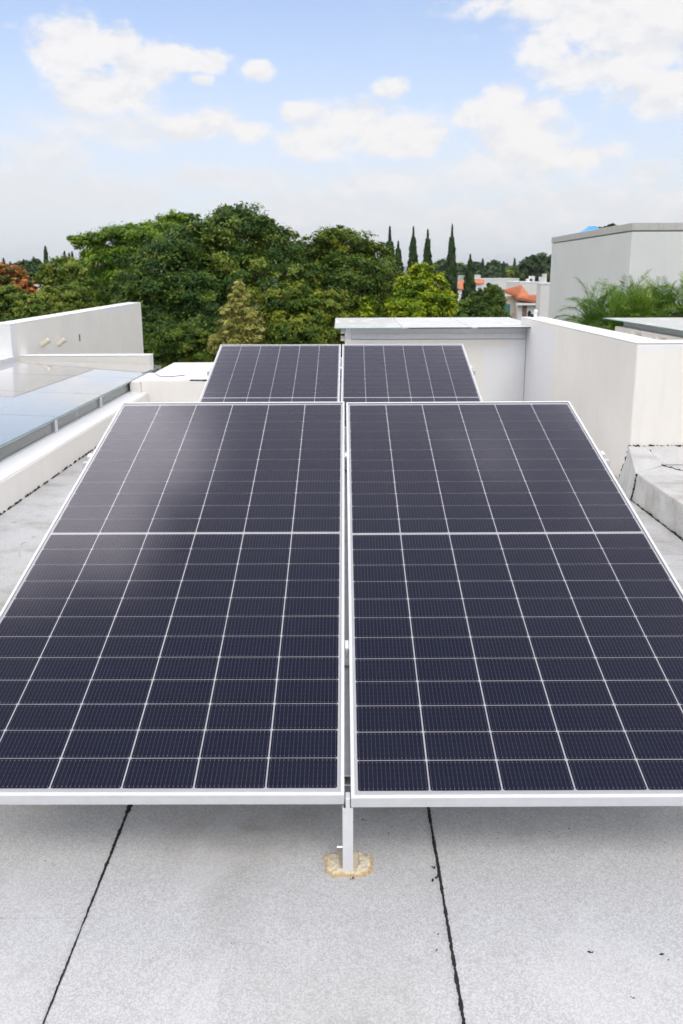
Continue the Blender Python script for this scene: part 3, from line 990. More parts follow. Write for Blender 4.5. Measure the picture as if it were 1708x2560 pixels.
# ------------------------------------------------------------------ grey building
GB = thing('grey_building', 'plain pale grey flat-roofed building at the right behind the palms', 'building', (5.10, 14.0, GZ))
bt = 2.30 - GZ
box('wall', M['grey_wall'], 0.0, 9.0, 0.0, 5.25, 0.0, bt - 0.055, GB, 0.012)
box('shadow_groove', M['concrete'], 0.03, 8.97, 0.03, 5.22, bt - 0.055, bt - 0.035, GB)
box('coping', M['concrete'], -0.012, 9.012, -0.012, 5.262, bt - 0.035, bt + 0.10, GB, 0.01)
for o in GB.children:
    o.rotation_euler.z = 0
c = P(1481, 568, 26)
tk = thing('water_tank', 'bright blue domed water tank lid showing over the grey building', 'tank', (c.x, c.y, c.z - 1.2))
M['blue'] = plain('blue plastic', (0.10, 0.42, 0.78), 0.4, 0, 0.05, 4.0)
prof = [(0.55, 0.0), (0.55, 0.85), (0.50, 0.98), (0.36, 1.10), (0.18, 1.17), (0.17, 1.22), (0.0, 1.23)]
mm = MB()
K = 24
for (rr, zz) in prof:
    mm.v += [(rr * math.cos(6.2832 * k / K), rr * math.sin(6.2832 * k / K), zz) for k in range(K)]
for i in range(len(prof) - 1):
    mm.f += [(i * K + k, i * K + (k + 1) % K, (i + 1) * K + (k + 1) % K, (i + 1) * K + k) for k in range(K)]
mm.build('tank_body', M['blue'], tk, 0, True)
MB().tube([(0.56, 0, .4), (0.58, 0, .4)], [0.06, 0.06], 10).build('outlet', M['black'], tk)
sb = box('roof_hut', M['grey_wall'], c.x - 0.6, c.x + 3, c.y - 0.7, c.y + 1.2, GZ, c.z - 1.2)
tag(sb, 'grey roof block carrying the blue water tank', 'building')

# ------------------------------------------------------------------ vegetation
def leaf_mesh(name, cen, nrm, size, tint, mat, aspect=1.7, along=None, seed=0):
    """One diamond-shaped leaf per centre."""
    g_ = np.random.default_rng(seed)
    n = len(cen)
    nrm = nrm / (np.linalg.norm(nrm, axis=1, keepdims=True) + 1e-9)
    ref = g_.normal(size=(n, 3)) if along is None else along
    a = ref - nrm * np.sum(ref * nrm, axis=1, keepdims=True)
    a /= (np.linalg.norm(a, axis=1, keepdims=True) + 1e-9)
    b = np.cross(nrm, a)
    s = size[:, None]
    v = np.stack([cen - a * s * aspect * 0.5, cen + b * s * 0.5 + nrm * s * 0.10, cen + a * s * aspect * 0.5, cen - b * s * 0.5 + nrm * s * 0.10], axis=1).reshape(-1, 3)
    me = bpy.data.meshes.new(name)
    me.vertices.add(4 * n)
    me.vertices.foreach_set('co', v.astype(np.float32).ravel())
    me.loops.add(4 * n)
    me.loops.foreach_set('vertex_index', np.arange(4 * n, dtype=np.int32))
    me.polygons.add(n)
    me.polygons.foreach_set('loop_start', np.arange(0, 4 * n, 4, dtype=np.int32))
    me.update(calc_edges=True)
    at = me.attributes.new('tint', 'FLOAT', 'FACE')
    at.data.foreach_set('value', np.clip(tint, 0, 1).astype(np.float32))
    me.materials.append(mat)
    return me

def crown_leaves(lobes, n, size, seed, clumps=60, spread=0.16, up=0.5, droop=0.0, tint_bias=0.0):
    """Leaves gathered in sprays over the surface and through the body of several lobes."""
    g_ = np.random.default_rng(seed)
    lobes = np.array(lobes, float)
    area = (lobes[:, 3] * lobes[:, 4] * lobes[:, 5]) ** (2 / 3)
    per = np.maximum(8, (area / area.sum() * n)).astype(int)
    C, N, S_, T = [], [], [], []
    for L, k in zip(lobes, per):
        c0, rr = L[:3], L[3:6]
        m_ = max(6, int(clumps * (rr.mean() / lobes[:, 3:6].mean()) ** 2))
        d = g_.normal(size=(m_, 3))
        d /= np.linalg.norm(d, axis=1, keepdims=True)
        d[:, 2] = np.where(d[:, 2] < -0.45, -d[:, 2], d[:, 2])
        q = 1.0 - np.abs(g_.normal(size=m_)) * 0.22 + (g_.random(m_) < 0.2) * 0.14
        cl = c0 + d * rr * q[:, None]
        ct = g_.normal(size=m_) * 0.26 + 0.52 + g_.normal() * 0.10
        idx = g_.integers(0, m_, k)
        sp = spread * rr.mean() * (0.6 + 0.9 * g_.random(m_))
        off = g_.normal(size=(k, 3)) * sp[idx][:, None] * np.array([1.0, 1.0, 0.62])
        off[:, 2] -= droop * np.abs(g_.normal(size=k)) * sp[idx]
        p = cl[idx] + off
        fill = g_.random(k) < 0.16                       # twigs and leaves inside the lobe
        fd = g_.normal(size=(k, 3))
        fd /= np.linalg.norm(fd, axis=1, keepdims=True)
        p = np.where(fill[:, None], c0 + fd * rr * (g_.random(k) ** 0.5 * 0.82)[:, None], p)
        out = (p - c0) / rr
        nn = out * 0.7 + g_.normal(size=(k, 3)) * 0.55 + np.array([0, 0, up])
        C.append(p)
        N.append(nn)
        S_.append(size * (0.6 + 0.8 * g_.random(k)))
        T.append(ct[idx] + g_.normal(size=k) * 0.13 + tint_bias)
    return np.concatenate(C), np.concatenate(N), np.concatenate(S_), np.concatenate(T)

def limbs(base, top, lobes, r0, seed, sub=3):
    r = random.Random(seed)
    mm = MB()
    base, top = Vector(base), Vector(top)
    pts = [base.lerp(top, t) + Vector((r.uniform(-.12, .12), r.uniform(-.12, .12), 0)) * (t > 0) for t in (0, .25, .5, .75, 1)]
    mm.tube(pts, [r0 * f for f in (1.25, 1.0, .85, .72, .5)], 9)
    for L in lobes:
        c = Vector(L[:3])
        s = base.lerp(top, r.uniform(0.5, 0.95))
        mid = s.lerp(c, 0.5) + Vector((r.uniform(-.3, .3), r.uniform(-.3, .3), r.uniform(-.1, .35)))
        mm.tube([s, mid, c], [r0 * .45, r0 * .30, r0 * .10], 6)
        for _ in range(sub):
            e = c + Vector((r.uniform(-1, 1) * L[3], r.uniform(-1, 1) * L[4], r.uniform(-.3, .95) * L[5])) * 0.85
            mm.tube([mid.lerp(c, r.uniform(.2, .8)), c.lerp(e, .5) + Vector((0, 0, .1)), e], [r0 * .17, r0 * .11, r0 * .04], 5)
    return mm

def tree(name, label, mat, lobes_px, d, n, leaf, seed, cat='tree', trunk_px=None, clumps=60, spread=0.16, up=0.5, group=None, r0=0.16, depth=0.85, droop=0.0, aspect=1.7, bias=0.0, sub=3):
    """lobes_px: (px, py, half width, half height, depth offset) as seen in the photograph, at d metres."""
    k = d / (FPX * 1.02)
    lobes = []
    for (px, py, hw, hh, dy) in lobes_px:
        c = P(px, py, d + dy)
        s = k * (d + dy) / d
        lobes.append((c.x, c.y, c.z, hw * s, max(hw, hh) * s * depth, hh * s))
    xs = [l[0] for l in lobes]
    bx_ = sum(xs) / len(xs) if trunk_px is None else P(trunk_px, 700, d).x
    t = thing(name, label, cat, (bx_, d, GZ), group)
    zt = max(l[2] for l in lobes)
    loc = Vector((bx_, d, GZ))
    rel = [(l[0] - loc.x, l[1] - loc.y, l[2] - loc.z, l[3], l[4], l[5]) for l in lobes]
    limbs((0, 0, 0), (0.1, 0, zt - GZ - 0.35 * max(l[5] for l in lobes) - 0.35), rel, r0, seed, sub).build('trunk', M['bark'], t, 0, True)
    c_, n_, s_, t_ = crown_leaves(rel, int(n * (1.6 if d < 60 else 1)), leaf * (0.72 if d < 60 else 1), seed, clumps, spread * 0.62, up, droop, bias)
    link('crown', leaf_mesh('crown', c_, n_, s_, t_, mat, aspect, None, seed), t)
    return t

LM = {}
LM['ash'] = leaf_mat('dark ash leaves', greens((0.032, 0.081, 0.016), (0.09, 0.18, 0.029), (0.297, 0.355, 0.056)))
LM['ash2'] = leaf_mat('olive leaves', greens((0.045, 0.096, 0.016), (0.115, 0.196, 0.022), (0.319, 0.348, 0.037)))
LM['feather'] = leaf_mat('feathery light leaves', greens((0.060, 0.140, 0.014), (0.152, 0.290, 0.025), (0.332, 0.453, 0.048)))
LM['lime'] = leaf_mat('lime leaves', greens((0.06, 0.135, 0.010), (0.24, 0.36, 0.014), (0.50, 0.56, 0.026)))
LM['gold'] = leaf_mat('golden cypress leaves', greens((0.17, 0.185, 0.045), (0.42, 0.42, 0.11), (0.70, 0.66, 0.21)))
LM['mid'] = leaf_mat('mid green leaves', greens((0.043, 0.091, 0.016), (0.16, 0.253, 0.035), (0.375, 0.42, 0.068)))
LM['blue'] = leaf_mat('blue green leaves', greens((0.036, 0.078, 0.030), (0.076, 0.138, 0.053), (0.140, 0.204, 0.070)))
LM['cyp'] = leaf_mat('cypress leaves', greens((0.020, 0.050, 0.017), (0.044, 0.092, 0.028), (0.091, 0.138, 0.032)))
LM['red'] = leaf_mat('flame tree flowers', [(0.0, (0.05, 0.09, 0.014)), (0.46, (0.12, 0.15, 0.02)), (0.58, (0.68, 0.24, 0.05)), (1.0, (0.78, 0.32, 0.13))])
LM['palm'] = leaf_mat('palm leaflets', greens((0.051, 0.124, 0.020), (0.140, 0.268, 0.033), (0.332, 0.442, 0.055)), 0.2)
LM['willow'] = leaf_mat('willow leaves', greens((0.044, 0.097, 0.016), (0.104, 0.186, 0.025), (0.198, 0.283, 0.044)))

G1 = 'broadleaf trees behind the roof'
tree('ash_tree', 'biggest dark green tree, left of the golden conifer', LM['ash'],
     [(600, 600, 95, 72, 0), (520, 640, 90, 80, -.6), (430, 690, 110, 95, -1), (380, 800, 85, 110, -.8), (500, 800, 90, 120, -1.4), (620, 720, 90, 95, -.4), (690, 640, 70, 70, .3), (320, 740, 40, 50, -.5), (470, 905, 120, 100, -.8), (600, 850, 80, 100, -.3), (575, 560, 40, 38, 0), (650, 570, 40, 34, 0)],
     27, 88000, 0.085, 101, clumps=70, spread=0.17, r0=0.24, group=G1)
tree('feathery_tree', 'light green spreading tree with bare dark limbs, left of the biggest dark tree', LM['feather'],
     [(230, 610, 46, 26, 0), (310, 595, 62, 28, .5), (400, 585, 70, 30, 0), (260, 650, 60, 28, 0), (350, 640, 80, 34, .6), (440, 560, 45, 24, .8), (195, 600, 22, 14, 0), (300, 690, 70, 30, .4), (470, 545, 30, 10, .5), (440, 540, 24, 8, .5), (335, 570, 22, 12, .5)],
     33, 36000, 0.085, 102, clumps=46, spread=0.20, up=1.0, r0=0.20, trunk_px=320, group=G1)
tree('mesquite_tree', 'rounded dark olive tree left of the cypresses', LM['ash2'],
     [(850, 640, 90, 62, 0), (930, 660, 62, 56, .3), (790, 660, 70, 62, .2), (880, 730, 120, 85, -.8), (960, 730, 56, 80, .2), (760, 730, 66, 80, 0), (840, 830, 130, 90, -.8), (980, 810, 60, 70, 0), (730, 625, 40, 40, .6)],
     28, 66000, 0.080, 103, clumps=75, spread=0.15, r0=0.22, group=G1)
tree('leafy_tree', 'mid green pointed tree in front, just right of the golden conifer', LM['ash2'],
     [(755, 710, 46, 46, 0), (720, 770, 66, 62, -.3), (800, 780, 66, 66, -.4), (740, 850, 90, 70, -.6), (690, 820, 50, 60, -.2)],
     22, 30000, 0.070, 104, clumps=70, spread=0.16, r0=0.14, bias=0.10, group=G1)
tree('lime_tree', 'yellow-green leafy tree at the foot of the cypresses', LM['lime'],
     [(1055, 690, 34, 30, 0), (1030, 735, 50, 40, -.3), (1090, 715, 32, 32, 0), (1020, 785, 60, 40, -.6), (1095, 775, 45, 46, -.3), (1060, 820, 70, 40, 0), (1120, 745, 22, 24, 0)],
     26, 17000, 0.085, 105, clumps=40, spread=0.20, up=0.8, r0=0.10, group=G1)
tree('lime_sapling', 'small bright lime sapling before the rounded olive tree', LM['lime'],
     [(925, 765, 20, 26, 0), (915, 800, 26, 24, 0)], 25, 3000, 0.075, 118, clumps=24, spread=0.22, up=0.8, r0=0.05, group=G1)
tree('olive_tree', 'dull olive-green rounded tree below the feathery tree', LM['mid'],
     [(165, 690, 60, 44, 0), (220, 700, 60, 40, .5), (130, 715, 40, 40, 0), (270, 715, 50, 36, 0)], 42, 19000, 0.11, 106, clumps=60, spread=0.15, r0=0.16, group=G1)
tree('blue_green_tree', 'distant blue-green tree behind the flame tree', LM['blue'],
     [(70, 690, 40, 34, 0), (105, 700, 30, 30, 0), (45, 680, 22, 22, 0), (90, 665, 18, 16, 0)], 70, 9000, 0.18, 107, clumps=50, spread=0.15, r0=0.2, group=G1)
tree('flame_tree', 'flame tree with orange-red flowers at the left edge', LM['red'],
     [(10, 690, 40, 32, 0), (45, 705, 34, 28, 0), (70, 725, 22, 20, 0), (-30, 700, 50, 40, 0), (60, 690, 14, 9, 0), (30, 740, 40, 24, .4)], 40, 14000, 0.11, 108, clumps=44, spread=0.18, up=0.8, r0=0.14, bias=0.02, group=G1)
tree('hedge_tree', 'green bushy tree at the far left before the flame tree', LM['mid'],
     [(15, 760, 55, 44, 0), (-40, 770, 60, 50, 0), (70, 775, 44, 38, -.3), (20, 820, 90, 50, 0)], 30, 17000, 0.085, 109, clumps=60, spread=0.16, r0=0.12, group=G1)
tree('hedge_tree', 'green bushy tree directly above the tall left wall, middle of three', LM['mid'],
     [(135, 760, 52, 40, 0), (185, 750, 46, 40, .3), (110, 800, 60, 50, -.3), (190, 810, 70, 50, 0)], 32, 17000, 0.085, 110, clumps=60, spread=0.16, r0=0.12, bias=0.05, group=G1)
tree('hedge_tree', 'green bushy tree above the tall left wall, beside the cream house', LM['feather'],
     [(215, 730, 40, 32, 0), (250, 765, 50, 36, -.2), (300, 790, 44, 40, -.2), (255, 815, 70, 40, 0)], 34, 14000, 0.085, 111, clumps=60, spread=0.16, r0=0.12, bias=-0.12, group=G1)
tree('shade_tree', 'dim green shrub below the biggest tree, left of the golden conifer', LM['ash2'],
     [(440, 860, 60, 50, 0), (500, 880, 50, 60, .2), (380, 900, 60, 60, 0)], 23, 15000, 0.065, 112, clumps=50, spread=0.18, r0=0.08, group=G1)
tree('willow_tree', 'soft drooping green tree right of the last tall cypress', LM['willow'],
     [(1228, 738, 26, 28, 0), (1244, 765, 20, 34, 0), (1212, 775, 32, 34, 0), (1195, 748, 22, 24, .5), (1228, 800, 40, 40, 0), (1165, 790, 40, 40, 0)], 50, 16000, 0.12, 113, clumps=50, spread=0.18, droop=1.2, aspect=2.6, r0=0.12, group=G1)
tree('roof_tree', 'tiny dark tree top showing over the grey building', LM['blue'],
     [(1508, 578, 14, 9, 0), (1528, 569, 12, 7, 0)], 30, 900, 0.09, 114, clumps=20, spread=0.25, r0=0.06)

def conifer(name, label, mat, px, top, base_w, d, n, leaf, seed, group=None, power=0.8, ragged=0.10, cat='tree', foot_py=None, spire=0.0):
    """Narrow spire of upright sprays; base_w = full width in the photograph's pixels."""
    k = d / (FPX * 1.02)
    c = P(px, top, d)
    t = thing(name, label, cat, (c.x, d, GZ), group)
    H = c.z - GZ
    R = base_w * k / 2
    vis = (790 - top) * k if foot_py is None else (foot_py - top) * k
    g_ = np.random.default_rng(seed)
    MB().tube([(0, 0, 0), (0, 0, H * .5), (0, 0, H * 0.97)], [R * .25, R * .16, 0.02], 8).build('trunk', M['bark'], t, 0, True)
    u = g_.random(n) ** 0.62
    z = H - u * min(H - 0.5, vis * 1.25)
    prof = R * np.minimum(1.0, ((H - z) / vis * 1.15)) ** power
    if spire:
        prof = np.where((H - z) < spire * vis, prof * 0.42, prof)
    ph = g_.random(n) * 6.2832
    lump = 1 + ragged * (np.sin(ph * 3 + z * 2.3 / max(R, .2)) + np.sin(ph * 5 - z * 3.7 / max(R, .2) + 1.0))
    rr = prof * lump * (1 - np.abs(g_.normal(size=n)) * 0.22)
    cen = np.stack([rr * np.cos(ph), rr * np.sin(ph), z], axis=1)
    out = np.stack([np.cos(ph), np.sin(ph), 0.25 * np.ones(n)], axis=1) + g_.normal(size=(n, 3)) * 0.35
    alo = np.stack([0.25 * np.cos(ph), 0.25 * np.sin(ph), np.ones(n)], axis=1) + g_.normal(size=(n, 3)) * 0.25
    tint = 0.5 + 0.16 * np.sin(ph * 4 + z * 3 / max(R, .2)) + g_.normal(size=n) * 0.16
    link('crown', leaf_mesh('crown', cen, out, leaf * (0.6 + 0.8 * g_.random(n)), tint, mat, 2.2, alo, seed), t)
    return t

G2 = 'tall cypresses'
for i, (px, top, w, foot, lb, sp) in enumerate([
        (975, 567, 30, 690, 'slim cypress leftmost of the tall row, rising from the rounded olive tree', .3),
        (996, 604, 26, 700, 'shorter cypress second from left, half hidden by the olive tree', .2),
        (1034, 567, 33, 740, 'tall cypress third from left, above the lime tree', .15),
        (1070, 575, 35, 760, 'tall cypress fourth from left, behind the lime tree', .12),
        (1131, 561, 36, 780, 'tallest cypress, standing alone right of the lime tree', .14),
        (1176, 636, 36, 770, 'low stout cypress rightmost of the tall row', .1)]):
    conifer('cypress', lb, LM['cyp'], px, top, w, 75 + 3 * (i % 3), 9000, 0.13, 300 + i, G2, 0.72, 0.17, foot_py=foot, spire=sp)
tree('golden_conifer', 'yellowish feathery conifer in front of the dark trees', LM['gold'],
     [(597, 722, 14, 22, 0), (600, 752, 26, 24, 0), (585, 782, 28, 26, -.1), (615, 792, 30, 28, 0), (578, 822, 38, 30, -.1), (622, 832, 40, 34, 0), (560, 855, 34, 30, 0), (600, 870, 56, 40, 0), (640, 800, 20, 24, .2), (545, 870, 22, 24, 0)],
     21, 22000, 0.048, 330, clumps=44, spread=0.20, r0=0.07, up=0.7, aspect=2.2, trunk_px=598)
G3 = 'small distant cypresses'
far = [(1207, 648, 10), (1222, 660, 10), (1236, 665, 9), (1253, 664, 9), (1260, 656, 8), (1287, 648, 8), (1303, 657, 10), (1312, 668, 9)]
place = ['first', 'second', 'third', 'fourth', 'fifth', 'sixth', 'seventh', 'eighth']
for i, (px, top, w) in enumerate(far):
    conifer('distant_cypress', '%s small distant cypress from the left, over the tiled roofs' % place[i], LM['cyp'], px, top, w * 1.35, 190 + 7 * (i % 4), 2200, 0.36, 340 + i, G3, 0.5, 0.06, foot_py=720)
far = [(9, 648, 9), (26, 657, 8), (59, 650, 8), (84, 643, 9), (113, 617, 11), (161, 630, 7), (173, 634, 6), (180, 630, 8)]
for i, (px, top, w) in enumerate(far):
    lb = 'tallest distant cypress over the flame tree, by the left edge' if i == 4 else '%s small distant cypress from the left edge, over the flame tree' % place[i]
    conifer('distant_cypress', lb, LM['cyp'], px, top, w * 1.35, 150 + 7 * (i % 4), 2200, 0.30, 360 + i, G3, 0.5, 0.06, foot_py=700)

# the wooded horizon
G4 = 'trees on the horizon'
rr = random.Random(77)
ORD = 'first second third fourth fifth sixth seventh eighth ninth tenth eleventh twelfth thirteenth fourteenth fifteenth sixteenth seventeenth eighteenth nineteenth twentieth twenty-first twenty-second twenty-third twenty-fourth twenty-fifth twenty-sixth twenty-seventh twenty-eighth twenty-ninth thirtieth thirty-first'.split()
hz = []
for i in range(26):
    hz.append((1090 + i * 12 + rr.uniform(-4, 4), 680 + rr.uniform(-8, 8), rr.uniform(12, 22), rr.uniform(12, 20), 230 + rr.uniform(-40, 90)))
hz += [(1110, 676, 26, 24, 150), (1150, 684, 22, 18, 160), (1325, 660, 18, 20, 150), (1352, 658, 18, 22, 155), (1375, 666, 18, 26, 150)]
hz.sort()
for i in range(8):
    hz.append((20 + i * 26, 690 + rr.uniform(-10, 8), 22, 22, 160 + rr.uniform(0, 60)))
for i, (px, py, hw, hh, dd) in enumerate(hz):
    lb = (ORD[i] + ' horizon tree from the left, between the cypresses and the grey building') if i < 31 else (ORD[i - 31] + ' horizon tree from the left edge, behind the flame tree')
    tree('horizon_tree', lb, LM['blue' if i % 3 else 'mid'], [(px, py, hw, hh, 0), (px + hw * .6, py + hh * .5, hw * .8, hh * .8, 0), (px - hw * .6, py + hh * .5, hw * .8, hh, 0)],
         dd, 1500, 0.0034 * dd, 400 + i, clumps=30, spread=0.2, group=G4, r0=0.25, sub=1)
# a far-off wood that reads as one mass
g_ = np.random.default_rng(9)
N = 26000
yy = 320 + 900 * g_.random(N) ** 1.5
xx = (g_.random(N) * 2 - 1) * 0.62 * yy
clump = np.sin(xx * 0.09) * np.sin(yy * 0.05 + xx * 0.02) + np.sin(xx * 0.023 + 1)
zz = GZ + g_.random(N) * (6.0 + 1.6 * clump)
me = leaf_mesh('wood', np.stack([xx, yy, zz], 1), g_.normal(size=(N, 3)) + np.array([0, -0.4, 0.8]), 0.005 * yy * (0.6 + 0.8 * g_.random(N)), 0.45 + 0.2 * g_.normal(size=N), LM['blue'], 1.2, None, 9)
tag(link('wood', me), 'far-off wood stretching to the hills', 'wood', None, 'stuff')

# palms before the grey building
def palm(label, px, py, d, fronds, length, seed, spread=1.0, tint=0.0):
    r = random.Random(seed)
    c = P(px, py, d)
    t = thing('palm', label, 'palm', (c.x, d, GZ), 'palms before the grey building')
    H = c.z - GZ
    MB().tube([(0, 0, 0), (0.05, 0, H * .5), (0, 0, H - 0.05)], [0.16, 0.11, 0.09], 9).build('trunk', M['bark'], t, 0, True)
    stem = MB()
    C_, N_, A_, S_, T_ = [], [], [], [], []
    for i in range(fronds):
        az = 6.2832 * i / fronds + r.uniform(-.25, .25)
        el = rad(r.uniform(5, 88)) ** 1.0
        L = length * r.uniform(0.75, 1.2)
        p = Vector((0, 0, H - 0.08))
        dirn = Vector((math.cos(az) * math.cos(el), math.sin(az) * math.cos(el), math.sin(el)))
        pts = [p.copy()]
        n = 14
        for k in range(n):
            dirn = (dirn + Vector((0, 0, -0.085 * spread * (0.5 + k / n)))).normalized()
            p = p + dirn * L / n
            pts.append(p.copy())
        stem.tube(pts, [0.010 * (1 - 0.85 * k / n) for k in range(n + 1)], 4)
        tb = r.uniform(-.15, .15) + tint
        for k in range(2, n):
            ax = (pts[k + 1] - pts[k]).normalized()
            side = ax.cross(Vector((0, 0, 1)))
            side = side.normalized() if side.length > 0.05 else Vector((1, 0, 0))
            up_ = side.cross(ax).normalized()
            w = math.sin(math.pi * (k + 0.5) / (n + 1)) ** 0.6
            for q in range(4):
                o_ = pts[k].lerp(pts[k + 1], q / 4)
                for sg in (-1, 1):
                    ld = (side * sg * 0.75 + ax * 0.75 + up_ * r.uniform(-.15, .35) + Vector((0, 0, -0.15))).normalized()
                    ll = 0.20 * length / 0.9 * w * r.uniform(.8, 1.2)
                    C_.append(tuple(o_ + ld * ll * 0.5))
                    A_.append(tuple(ld))
                    N_.append(tuple(up_ + Vector((r.uniform(-.4, .4), r.uniform(-.4, .4), 0))))
                    S_.append(ll)
                    T_.append(0.5 + tb + r.uniform(-.18, .18))
    cr = link('crown', leaf_mesh('crown', np.array(C_), np.array(N_), np.array(S_) * 0.058, np.array(T_), LM['palm'], 17.0, np.array(A_), seed), t)
    stem.build('frond_stem', LM['palm'], cr)
    return t
palm('arching palm at the left of the palms, its fronds over the white wall', 1480, 822, 11.4, 40, 0.80, 1, 2.0)
palm('palm with upright fronds in front of the grey building corner', 1565, 800, 11.9, 48, 0.78, 2, 1.5)
palm('dense bright green palm in the middle of the clump', 1600, 815, 11.2, 52, 0.66, 3, 1.2, 0.15)
palm('palm with thin upright fronds at the right of the clump', 1655, 805, 11.8, 48, 0.76, 4, 1.4)
palm('palm cut by the right edge of the picture', 1725, 805, 11.5, 46, 0.76, 5, 1.5)
palm('short palm low behind the right skylight glass', 1530, 835, 11.0, 46, 0.66, 6, 1.5)
palm('small palm tuft by the white wall end', 1420, 845, 11.6, 14, 0.42, 7, 0.9)

# ------------------------------------------------------------------ houses beyond
def xz(px, py, d):
    c = P(px, py, d)
    return c.x, c.z
M['white_house'] = wall_mat('far white render', (0.76, 0.75, 0.74), (), 0.05)
M['pane_dark'] = plain('dark window glass', (0.03, 0.04, 0.045), 0.1)
M['teal'] = plain('teal painted screen', (0.035, 0.17, 0.17), 0.4)
M['brown'] = plain('brown stone panel', (0.22, 0.14, 0.10), 0.7)

def px_house(name, label, d, x0, x1, top, depth, mat, extra=None):
    """A block whose front face spans x0..x1 (photograph pixels) with its top at pixel row top."""
    a, b = P(x0, top, d), P(x1, top, d)
    t = thing(name, label, 'house', (a.x, d, GZ))
    W_, H_ = b.x - a.x, a.z - GZ
    box('wall', mat, 0, W_, 0, depth, 0, H_, t, 0.03)
    box('coping', M['coping'], -0.04, W_ + 0.04, -0.04, depth + 0.04, H_ + 0.002, H_ + 0.14, t)
    return t, W_, H_

# orange-roofed house
d = 90
K9 = d / (FPX * 1.02)
c = P(1267, 790, d)
oh = thing('tiled_house', 'cream house with two orange tiled roof slopes, right of the willow', 'house', (c.x, d, GZ))
def hp(px, py, dy=0.0):
    q = P(px, py, d + dy)
    return (q.x - c.x, q.y - d, q.z - GZ)
zb = hp(1267, 750)[2]
box('wall', M['cream'], hp(1262, 700)[0], hp(1325, 700)[0], 0.3, 6.0, 0, hp(1300, 742)[2], oh)
box('wall', M['white_house'], hp(1293, 700)[0], hp(1352, 700)[0], -0.9, 5.0, 0, hp(1300, 756)[2], oh)
def roof_poly(pts, name):
    mm = MB()
    mm.v = pts
    mm.f = [tuple(range(len(pts)))]
    o = mm.build(name, M['tile'], oh)
    s = o.modifiers.new('solid', 'SOLIDIFY')
    s.thickness = 0.12
    return o
roof_poly([hp(1258, 727, 0), hp(1296, 744, -0.4), hp(1326, 740, 0.5), hp(1305, 714, 4.0), hp(1268, 724, 3.6)], 'roof')
roof_poly([hp(1290, 746, -1.4), hp(1345, 756, -1.5), hp(1358, 753, -1.3), hp(1350, 738, 2.0), hp(1300, 741, 2.2)], 'roof')
# tile courses: raised rolls down both slopes
for (A, B, C, D, nn) in ((hp(1258, 727, 0), hp(1296, 744, -.4), hp(1268, 724, 3.6), hp(1305, 714, 4.0), 9), (hp(1290, 746, -1.4), hp(1345, 756, -1.5), hp(1300, 741, 2.2), hp(1350, 738, 2.0), 13)):
    for i in range(nn):
        t0 = (i + 0.5) / nn
        p, q = Vector(A).lerp(Vector(B), t0), Vector(C).lerp(Vector(D), t0)
        MB().tube([p + Vector((0, 0, .08)), q + Vector((0, 0, .08))], [0.07, 0.07], 6).build('roof_tile_roll', M['tile'], oh)
box('eaves', M['coping'], hp(1288, 700)[0], hp(1357, 700)[0], -1.45, -0.9, hp(1300, 762)[2], hp(1300, 757)[2], oh)
w_ = box('window', M['teal'], hp(1277, 0)[0], hp(1303, 0)[0], -0.95, -0.90, hp(0, 795)[2], hp(0, 765)[2], oh)
w_ = box('door_panel', M['brown'], hp(1336, 0)[0], hp(1348, 0)[0], -0.96, -0.90, hp(0, 800)[2], hp(0, 767)[2], oh)
mm = MB()
cx_, cz_ = hp(1319, 785)[0], hp(1319, 785)[2]
mm.v = [(cx_ + 0.22 * math.cos(k * .3927), -0.93, cz_ + 0.42 * math.sin(k * .3927)) for k in range(16)]
mm.f = [tuple(range(16))]
o = mm.build('oval_window', M['pane_dark'], oh)

px_house('white_house', 'long white flat-roofed house behind the orange tiled roof', 130, 1205, 1298, 698, 10, M['white_house'])
px_house('white_house', 'white house with stepped parapet, right of the orange tiled roof', 105, 1302, 1352, 707, 9, M['white_house'])
t_, W_, H_ = px_house('white_house', 'white house with grey coping beside the grey building', 60, 1352, 1392, 711, 1.2, M['white_house'])
box('chimney', M['white_house'], W_ * .25, W_ * .4, 0.2, 0.9, H_ + 0.14, H_ + 0.8, t_)
for i, (px, py) in enumerate(((1329, 690), (1322, 697), (1354, 692))):
    q = P(px, py + 18, 112)
    o = box('chimney', M['white_house'], q.x - .35, q.x + .35, 111.6, 112.4, q.z - 8, P(px, py, 112).z)
    tag(o, ('tall white chimney block over the stepped white house', 'small white chimney block left of the tall one', 'white chimney block nearest the grey building')[i], 'chimney')
t_, W_, H_ = px_house('small_white_house', 'small white house glimpsed left of the tallest cypress', 85, 1092, 1122, 711, 6, M['white_house'])
t_, W_, H_ = px_house('white_house', 'distant white house with orange roof between two tall cypresses', 150, 1160, 1202, 690, 8, M['white_house'])
px_house('cream_house', 'distant cream house peeking over the wooded horizon', 210, 1190, 1202, 688, 8, M['cream'])
# red tile roofs between the cypresses
for (x0, x1, ya, yb, dd, lb) in ((1143, 1166, 700, 722, 110, 'red tiled roof between the two right tall cypresses'), (1180, 1210, 698, 708, 115, 'orange tiled roof right of the low stout cypress')):
    A, B, C, D = P(x0, yb, dd), P(x1, yb, dd), P(x1 + 2, ya, dd + 5), P(x0 + 6, ya, dd + 5)
    t = thing('tiled_roof_house', lb, 'house', (A.x, dd, GZ))
    l_ = Vector((A.x, dd, GZ))
    mm = MB()
    mm.v = [tuple(q - l_) for q in (A, B, C, D)]
    mm.f = [(0, 1, 2, 3)]
    o = mm.build('roof', M['tile'], t)
    s = o.modifiers.new('solid', 'SOLIDIFY')
    s.thickness = 0.15
    box('wall', M['white_house'], 0.1, B.x - A.x - 0.1, 0.2, 5, 0, A.z - GZ - 0.2, t)
